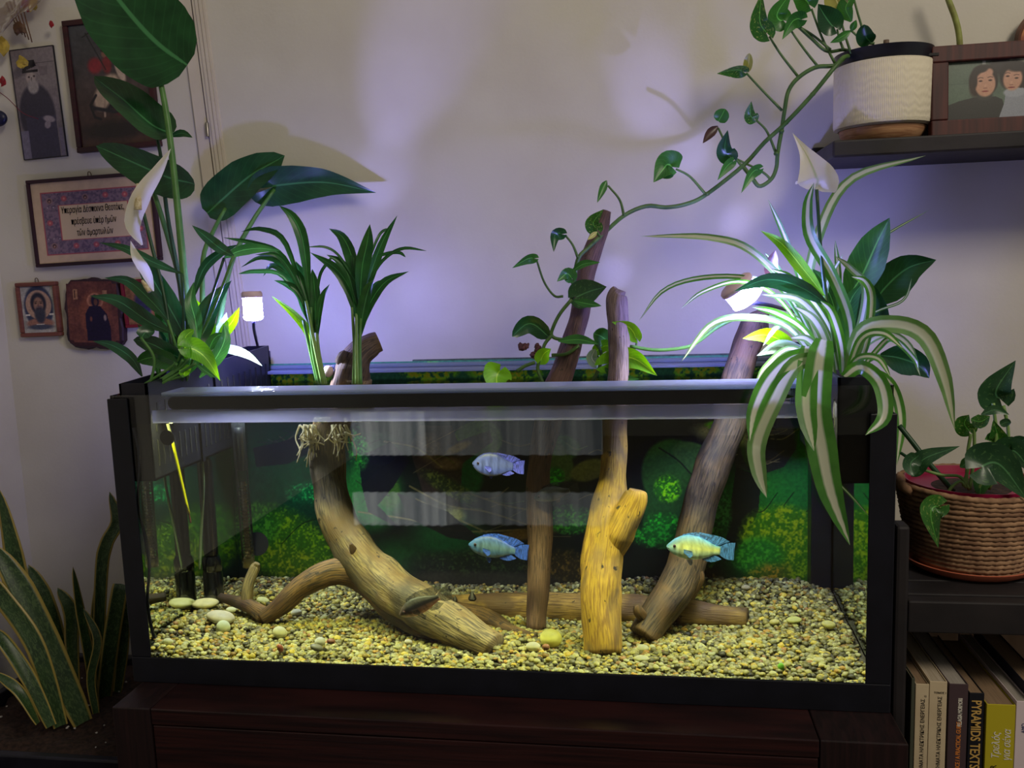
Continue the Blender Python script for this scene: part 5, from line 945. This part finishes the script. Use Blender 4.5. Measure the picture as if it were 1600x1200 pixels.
V_, F_, U_ = merge([ballv((rr.uniform(-.93, -.58), rr.uniform(.09, .39), zt+.002), rr.uniform(.0012, .0028), 1, (1, 1, .7), .5) for k in range(46)]); q = mesh('perlite', V_, F_, M('perlite_white', (196, 190, 184)), e2); q['kind'] = 'stuff'
# ============================================================ WALL SHELF at the upper right
m_blk = M('black_stained_wood', (26, 23, 25), (38, 33, 34), 14, (1, 1, 1), rough=.6, bump=.3, bscale=40); m_frm = M('reddish_frame_wood', (84, 38, 33), (58, 27, 26), 9, (14, 1, 1), rough=.55, bump=.1)
ys = .315; za, zb_ = U(1420, 213, ys)[2], U(1420, 240, ys)[2]; xs = U(1301, 250, ys)[0]
box_sh = empty('wall_shelf', (.9, YB, za), 'black stained wooden wall shelf holding the white pot and photo frame', 'shelf')
box('board', (xs, ys, zb_), (1.25, YB-.001, za), m_blk, box_sh, bevel=.003); box('back_lip', (xs+.002, YB-.014, za+.0003), (1.25, YB-.001, za+.012), m_blk, box_sh, bevel=.002)
# white textured pot with black inner pot and wooden foot
pc = U(1378, 200, .40); pc[2] = za; s = px(.40); R1 = 65.5*s
o = empty('flower_pot', pc, 'white textured cylinder pot with wooden foot and black inner pot on the wall shelf', 'pot')
zf = .023; m_wht = None
def Mweave():
    m, N, L = nt('white_textured_ceramic'); p = N.new('ShaderNodeBsdfPrincipled'); p.inputs['Base Color'].default_value = rgba((226, 216, 192)); p.inputs['Roughness'].default_value = .7
    tc = N.new('ShaderNodeTexCoord'); mp = N.new('ShaderNodeMapping'); mp.inputs['Scale'].default_value = (90, 26, 1); L.new(tc.outputs['UV'], mp.inputs[0]); w = N.new('ShaderNodeTexWave'); w.inputs['Scale'].default_value = .5; w.inputs['Distortion'].default_value = 5; w.bands_direction = 'Y'; w.inputs['Detail'].default_value = 1; L.new(mp.outputs[0], w.inputs[0])
    w2 = N.new('ShaderNodeTexWave'); w2.inputs['Scale'].default_value = .6; w2.bands_direction = 'X'; w2.inputs['Distortion'].default_value = 1.5; L.new(mp.outputs[0], w2.inputs[0]); ad = N.new('ShaderNodeMath'); ad.operation = 'ADD'; L.new(w.outputs['Fac'], ad.inputs[0]); L.new(w2.outputs['Fac'], ad.inputs[1])
    b = N.new('ShaderNodeBump'); b.inputs['Strength'].default_value = .45; b.inputs['Distance'].default_value = .0012; L.new(ad.outputs[0], b.inputs['Height']); L.new(b.outputs[0], p.inputs['Normal']); out(N, L, p.outputs[0]); return m
ztop = U(1378, 104, .40)[2]-za; zrim = U(1380, 84, .40)[2]-za
lathe('foot', [(R1*.66, 0), (R1*.74, .003), (R1*.86, zf*.7), (R1*.88, zf)], pc, M('turned_wood', (202, 156, 116), (160, 112, 80), 16, (1, 1, 9), rough=.5, dist=2), o, 48)
lathe('sleeve', [(R1*.90, zf+.0003), (R1*.985, zf+.003), (R1, zf+.008), (R1, ztop-.002), (R1*.985, ztop), (R1*.95, ztop), (R1*.94, ztop-.02)], pc, Mweave(), o, 64, cap=False)
lathe('inner_pot', [(R1*.86, ztop-.03), (R1*.93, ztop+.001), (R1*.985, zrim-.004), (R1, zrim), (R1*.95, zrim), (R1*.93, zrim-.012), (.0001, zrim-.014)], pc, m_bx, o, 56)
tube('cut_stem', [pc+np.array([-.006, -.035, zrim-.014]), pc+np.array([-.005, -.035, zrim+.012])], .0042, M('cut_stem_bark', (120, 100, 84), (90, 72, 60), 60), o, 10)
# photo frame with a print of two women
Yf = .345; P = [U(1462, 68, Yf), U(1640, 46, Yf), U(1648, 205, Yf), U(1468, 217, Yf)]
fx, fz = P[0][0], za; fw, fh = .165, P[0][2]-za-.001
o = empty('photo_frame', (fx+fw/2, Yf+.02, za+.0008), 'wide dark brown wooden photo frame with a photo of two people cheek to cheek', 'frame', rot=(math.radians(-4), 0, 0))
bm = bmesh.new(); bw = 23*px(Yf)
for (x0, x1, z0, z1) in ((-fw/2, fw/2, fh-bw, fh), (-fw/2, fw/2, 0, bw), (-fw/2, -fw/2+bw, bw, fh-bw), (fw/2-bw, fw/2, bw, fh-bw)): bbox(bm, (x0, -.012, z0), (x1, .006, z1))
bmobj('frame_rail', bm, m_frm, o, bevel=.002, local=True); box('back_board', (-fw/2+.004, .0065, .002), (fw/2-.004, .010, fh-.003), m_blk, o, bevel=.0005, local=True); box('easel_leg', (-fw/2-.006, .012, .0), (-fw/2+.008, .03, .03), m_blk, o, bevel=.002, local=True)
cv = Canvas(230, 160, (96, 112, 98)); cv.grain(6, .1, 3); cv.rect(.0, .62, .34, .625, (78, 92, 82)); cv.rect(.42, .88, .46, 1, (190, 196, 190)); cv.rect(.74, .8, 1, 1, (170, 176, 150)); cv.ell(.62, .9, .16, .2, (50, 44, 44), .4)
cv.ell(.435, .66, .185, .30, (48, 38, 34), .12); cv.ell(.34, .55, .09, .2, (62, 48, 42), .4); cv.poly([(.0, 0), (.0, .26), (.14, .33), (.32, .38), (.58, .38), (.66, .32), (.72, 0)], (62, 62, 60)); cv.ell(.45, .40, .11, .09, (70, 69, 66), .3); cv.ell(.455, .60, .132, .235, (194, 148, 124), .15); cv.ell(.50, .80, .06, .08, (194, 148, 124), .4); cv.ell(.40, .86, .10, .07, (44, 35, 32), .4); cv.ell(.33, .66, .04, .16, (52, 40, 36), .4)
cv.ell(.80, .72, .2, .3, (44, 36, 34), .2); cv.ell(.93, .6, .1, .3, (50, 40, 36), .3); cv.poly([(.62, 0), (.68, .24), (.70, .44), (.9, .5), (1, .4), (1, 0)], (146, 150, 160)); cv.ell(.80, .43, .14, .09, (158, 162, 172), .2); cv.ell(.78, .66, .125, .22, (192, 146, 122), .2, -.15); cv.ell(.84, .86, .16, .1, (42, 34, 32), .4)
for (x, y) in ((.40, .655), (.515, .66), (.72, .71), (.825, .67)): cv.ell(x, y, .030, .018, (70, 46, 42), .5); cv.ell(x, y, .012, .012, (24, 18, 18), .4); cv.line([(x-.03, y+.05), (x, y+.062), (x+.03, y+.05)], .009, (76, 52, 46), .8)
for (x, y) in ((.455, .57), (.765, .60)): cv.ell(x, y, .018, .035, (204, 158, 134), .6); cv.line([(x-.02, y-.04), (x+.02, y-.04)], .008, (140, 92, 80))
for (x, y) in ((.455, .475), (.765, .515)): cv.ell(x, y, .045, .018, (158, 84, 78), .4); cv.line([(x-.04, y), (x+.04, y)], .006, (100, 44, 44))
cv.grain(70, .06, 4)
X, Z0, Z1 = fw/2-bw, bw, fh-bw; sheet('photo', cv, lambda a, b: (-X+2*X*a, -.004, Z0+(Z1-Z0)*b), m_pg, o, local=True)
# oval copper-coloured frame behind it, small dark bar between pot and frame
o = empty('oval_frame', U(1640, 60, YB-.03), 'round bronze-toned frame partly visible behind the photo frame', 'frame'); c = U(1640, 62, YB-.02)
lathe('rim', [(.049, -.006), (.052, 0), (.049, .008), (.044, .004), (.042, -.004)], c, M('bronze', (124, 92, 80), (60, 36, 34), 20, rough=.4, metal=.3), o, 56, (0, -1, 0), cap=False); lathe('plate', [(.0001, 0), (.043, 0)], c+np.array([0, -.001, 0]), M('amber_panel', (196, 130, 76), (120, 50, 40), 30), o, 48, (0, -1, 0), cap=False)
q = box('dark_rod', U(1446, 88, .36)+np.array([0, 0, 0]), U(1463, 82, .36)+np.array([.004, .004, .0]), m_blk, bevel=.0006); setp(q, 'small black rod bridging the white pot and photo frame', 'rod')

# ============================================================ BLACK SIDE SHELF UNIT with books
o = empty('shelf_unit', (.72, .15, ZF), 'black painted wooden shelf unit right of the aquarium', 'shelf')
xp0, xp1 = .507, U(1421, 900, 0)[0]; zt = U(1400, 822, 0)[2]; zr1, zr0 = U(1500, 942, 0)[2], U(1500, 992, 0)[2]
bm = bmesh.new(); bbox(bm, (xp0, 0, ZF), (xp1, .028, zt)); bmobj('post', bm, m_blk, o, bevel=.004)
bm = bmesh.new(); bbox(bm, (xp0, .28, ZF), (xp1, .308, zt)); bmobj('post', bm, m_blk, o, bevel=.004)
box('end_panel', (xp0+.002, .0285, ZF), (xp0+.014, .2795, zt-.01), m_blk, o)
box('front_rail', (xp1+.0005, .002, zr0), (1.15, .022, zr1-.0), m_blk, o, bevel=.002)
for k in range(6): box('slat', (xp1+.0005, .0225+.048*k, zr1-.016), (1.15, .0225+.048*k+.046, zr1+.002), m_blk, o, bevel=.0015)
box('back_board', (xp1, .2965, ZF), (1.15, .305, zr0+.01), M('pale_plywood', (184, 152, 122), (168, 136, 108), 6, (8, 1, 1), rough=.6), o)
box('lower_shelf', (xp1, .002, -.20), (1.15, .296, -.182), m_blk, o)
# books: (u0,u1 spine at row v, v top, thickness px) spines face the viewer
m_cream = M('cream_cover', (212, 194, 160), (200, 180, 146), 20, rough=.7); m_brn = M('brown_cover', (74, 58, 62), rough=.5); m_bk = M('black_cover', (20, 22, 30), rough=.5); m_ylw = M('mustard_cover', (186, 172, 34), rough=.6); m_pnk = M('pinkish_cover', (220, 204, 208), rough=.6); m_gry = M('green_grey_cover', (70, 74, 60), rough=.7)
m_pg2 = M('page_block', (192, 178, 156), (168, 152, 128), 160, (8, .2, 8), rough=.9); m_pgb = M('old_page_block', (150, 124, 96), (130, 106, 82), 160, (8, .2, 8), rough=.9); m_pgg = M('grey_page_block', (168, 160, 150), (150, 142, 132), 160, (8, .2, 8), rough=.9)
YS = .012; m_bink = M('book_ink', (60, 54, 46)); m_org = M('orange_ink', (214, 130, 60)); m_wht = M('white_ink', (226, 220, 206)); m_gold = M('gold_ink', (206, 166, 90))
def book(u0, u1, vt, depth, cov, pages, label, lean=0):
    x0, z = U(u0, vt, YS)[0], U((u0+u1)/2, vt, YS)[2]; x1 = U(u1, vt, YS)[0]-.0004
    b = empty('book', ((x0+x1)/2, YS, -.181), label, 'book', 'books standing on the side shelf'); th = .0012
    box('spine', (x0, YS, -.181), (x1, YS+.0015, z), cov, b, bevel=.0005); box('cover', (x0, YS+.0016, -.181), (x0+th, YS+depth, z), cov, b, bevel=.0003); box('cover', (x1-th, YS+.0016, -.181), (x1, YS+depth, z), cov, b, bevel=.0003)
    box('pages', (x0+th+.0001, YS+.002, -.180), (x1-th-.0001, YS+depth-.002, z-.0015), pages, b, bevel=0); return b, x0, x1, z
def spine_text(b, s, x, z, size, mat, down=False, shear=0, sx=.8, bold=0, right=True, name='lettering'):
    """text running up the spine (or down); x = centre line, z = end nearest the top"""
    R_ = Matrix.Rotation(math.pi/2, 4, 'X'); Q = Matrix.Rotation(-math.pi/2 if down else math.pi/2, 4, 'Z')
    Mx = Matrix.Translation((x+(-size*.35 if down else size*.35), YS-.0003, z)) @ R_ @ Q; text(name, s, size, mat, b, Mx, 'LEFT' if down else 'RIGHT', shear=shear, sx=sx, bold=bold)
b, x0, x1, z = book(1424.5, 1430.5, 1060, .17, m_gry, m_pgb, 'thin grey-green book at the left end of the shelf row')
b, x0, x1, z = book(1431, 1452.5, 1069, .17, m_cream, m_pgb, 'cream paperback with Greek spine title, the shorter of the two cream volumes'); spine_text(b, 'ΣΥΣΤΗΜΑΤΑ ΗΛΕΚΤΡΙΚΗΣ ΕΝΕΡΓΕΙΑΣ', (x0+x1)/2+.001, z-.019, .0062, m_bink, sx=.95); text('lettering', '12', .003, m_bink, b, Matrix.Translation(((x0+x1)/2+.002, YS-.0003, z-.0165)) @ Matrix.Rotation(math.pi/2, 4, 'X'))
b, x0, x1, z = book(1453, 1481, 1065, .20, m_cream, m_pg2, 'cream paperback with Greek spine title and volume line, the taller of the two'); spine_text(b, 'ΣΥΣΤΗΜΑΤΑ ΗΛΕΚΤΡΙΚΗΣ ΕΝΕΡΓΕΙΑΣ', (x0+x1)/2+.002, z-.019, .0062, m_bink, sx=.95); text('lettering', 'ΤΟΜΟΣ 1', .0032, m_bink, b, Matrix.Translation(((x0+x1)/2-.005, YS-.0003, z-.0155)) @ Matrix.Rotation(math.pi/2, 4, 'X'))
b, x0, x1, z = book(1483.5, 1514, 1069, .20, m_brn, m_pgg, 'dark brown book lettered A PRACTICAL GUIDE in orange'); spine_text(b, 'PELAGIA MORMORI', (x0+x1)/2+.002, z-.018, .0068, m_wht, sx=.62, bold=.00012); spine_text(b, 'OFFICE / A PRACTICAL GUIDE', (x0+x1)/2+.001, z-.049, .0074, m_org, sx=.70, bold=.00012)
b, x0, x1, z = book(1515, 1539, 1083, .17, m_bk, m_pgb, 'black paperback lettered PYRAMIDS in gold'); spine_text(b, 'PYRAMIDS TEXTS', (x0+x1)/2, z-.009, .0160, m_gold, down=True, sx=.72, bold=.0002)
b, x0, x1, z = book(1542, 1588, 1101, .19, m_ylw, m_pgb, 'mustard yellow book with white italic Greek title'); spine_text(b, 'Τρελός', x0+.0115, z-.036, .0120, m_wht, shear=.25, sx=.82, bold=.0001); spine_text(b, 'για σένα', x0+.0240, z-.032, .0120, m_wht, shear=.25, sx=.82, bold=.0001); spine_text(b, 'MAR', x0+.010, z-.079, .010, m_bk, sx=.8)
b, x0, x1, z = book(1588.5, 1612, 1096, .20, m_pnk, m_pgg, 'pale pink-white book right of the mustard one'); spine_text(b, 'AMO', x0+.009, z-.028, .007, M('blue_ink', (50, 60, 110)), sx=.8)
b, x0, x1, z = book(1613, 1650, 1080, .19, M('navy_cover', (30, 32, 50)), m_pgb, 'brown-paged book with navy cover at the right picture edge')

# ============================================================ ROPE BASKET POT on the shelf unit
zt2 = zr1+.0024; bc = UZ(1512, 908, zt2+.01); bc = np.array([U(1512, 900, .13)[0], .13, zt2]); s = px(.13)
o = empty('saucer', bc, 'terracotta plastic saucer under the rope basket', 'saucer')
lathe('dish', [(.0001, .0), (86*s*.86, 0), (86*s, .006), (91*s, .013), (89*s, .0135), (84*s, .008), (82*s*.9, .004), (.0001, .004)], bc, M('terracotta', (196, 108, 80), (182, 96, 70), 14, rough=.5), o, 64)
zt3 = zt2+.0046; Ht = U(1512, 770, .07)[2]-zt3
o = empty('rope_basket', (bc[0], bc[1], zt3), 'coiled natural rope basket pot on the terracotta saucer', 'basket')
m_rope = M('jute_rope', (176, 138, 104), (128, 94, 70), 60, (1, 1, 1), rough=.85, bump=.5); nC = 17; Rb, Rt = 75*s, 100*s
# each coil round: a twisted rope ring
for k in range(nC):
    t = k/(nC-1); z = .0045+t*(Ht-.006); rt = Rb+(Rt-Rb)*t**.8; rr_ = (Ht/nC)*.58; seg, sd = 110, 8; v_, f_, uv_ = [], [], []
    for i in range(seg):
        a = 2*math.pi*i/seg
        for j in range(sd):
            b_ = 2*math.pi*j/sd; tw = 1+.16*math.sin(a*42+b_*2+k*.7); q = rt+rr_*math.cos(b_)*tw
            v_.append((bc[0]+q*math.cos(a), bc[1]+q*math.sin(a), zt3+z+rr_*math.sin(b_)*tw+.0012*math.sin(a*3+k)*t)); uv_.append((i/seg*30, j/sd))
    for i in range(seg):
        for j in range(sd): f_.append((i*sd+j, ((i+1) % seg)*sd+j, ((i+1) % seg)*sd+(j+1) % sd, i*sd+(j+1) % sd))
    mesh('rope_coil', v_, f_, m_rope, o, uv=uv_)
tube('rope_loop', [bc+np.array([-Rt*.9, -.03, Ht-.004]), bc+np.array([-Rt*1.05, -.035, Ht+.008]), bc+np.array([-Rt*1.02, -.01, Ht+.012]), bc+np.array([-Rt*.95, .01, Ht-.002])], .006, m_rope, o, 10, rough=.5)
lathe('inner_pot', [(Rb*.90, .006), (Rt*.88, Ht-.006), (Rt*.90, Ht+.003), (Rt*.88, Ht+.003), (Rt*.85, Ht-.006), (.0001, Ht-.010)], (bc[0], bc[1], zt3), M('magenta_plastic', (150, 24, 66), rough=.4), o, 56)
lathe('soil', [(.0001, 0), (Rt*.86, 0)], (bc[0], bc[1], zt3+Ht-.0075), M('bark_soil', (70, 52, 46), (34, 26, 24), 90, rough=.95, bump=1), o, 40, cap=False)
e = empty('potted_pothos', (bc[0], bc[1], zt3+Ht-.007), 'leafy pothos growing in the rope basket at the right edge', 'plant')
BP = [([(1568, 632), (1556, 610), (1587, 563)], 25, 'heart', l_pothd, .1), ([(1425, 738), (1445, 715), (1500, 697)], 15, 'heart', l_pothd, .3), ([(1436, 712), (1424, 725), (1428, 744)], 13, 'round', l_pothd, .3), ([(1517, 678), (1506, 662), (1514, 648)], 15, 'heart', l_pothos, .2), ([(1517, 655), (1532, 658), (1547, 650)], 11, 'lance', l_pothos, .2), ([(1533, 648), (1555, 640), (1577, 648)], 7, 'lance', l_pothd, .2), ([(1543, 690), (1560, 690), (1552, 656)], 18, 'heart', l_pothos, .0), ([(1564, 715), (1585, 705), (1612, 738)], 22, 'heart', l_pothd, .0),
      ([(1520, 735), (1560, 725), (1606, 782)], 32, 'heart', l_pothd, .0), ([(1545, 736), (1534, 755), (1531, 781)], 14, 'heart', l_mid, .1), ([(1476, 788), (1455, 800), (1466, 856)], 18, 'heart', l_pothos, .1), ([(1563, 664), (1572, 660), (1580, 660)], 6, 'round', l_pothd, 0), ([(1585, 700), (1595, 690), (1606, 684)], 12, 'heart', l_pothd, .1), ([(1500, 730), (1515, 722), (1535, 728)], 9, 'lance', l_mid, .3)]
for i, (pts, w, sh, mt, ro) in enumerate(BP):
    Y_ = .08-.018*(i % 3) if pts[0][0] != 1476 else bc[1]-Rt-.012; LF(e, [(a, b_, Y_-.003*j) for j, (a, b_) in enumerate(pts)], w, sh, mt, roll=ro, fold=.3, n=14, seed=i)
for q in ([(1568, 634), (1575, 670), (1572, 700), (1545, 765)], [(1517, 678), (1512, 710), (1510, 760)], [(1522, 655), (1522, 710), (1515, 765)], [(1543, 692), (1520, 712), (1505, 760)], [(1563, 715), (1545, 735), (1525, 770)], [(1476, 790), (1484, 765), (1500, 752), (1510, 762)], [(1430, 730), (1470, 742), (1500, 745), (1515, 765)], [(1552, 630), (1556, 690), (1540, 765)], [(1585, 700), (1565, 730), (1530, 768)]): ST(e, [(a, b_, .08) for a, b_ in q], 2.4, s_pale, name='petiole')
ST(e, [(1405, 665, .12), (1425, 690, .11), (1450, 722, .10), (1490, 768, .09)], 4, s_dark, name='stem'); ST(e, [(1408, 708, .12), (1418, 714, .11), (1432, 718, .10)], 2.4, s_dark, name='stem')
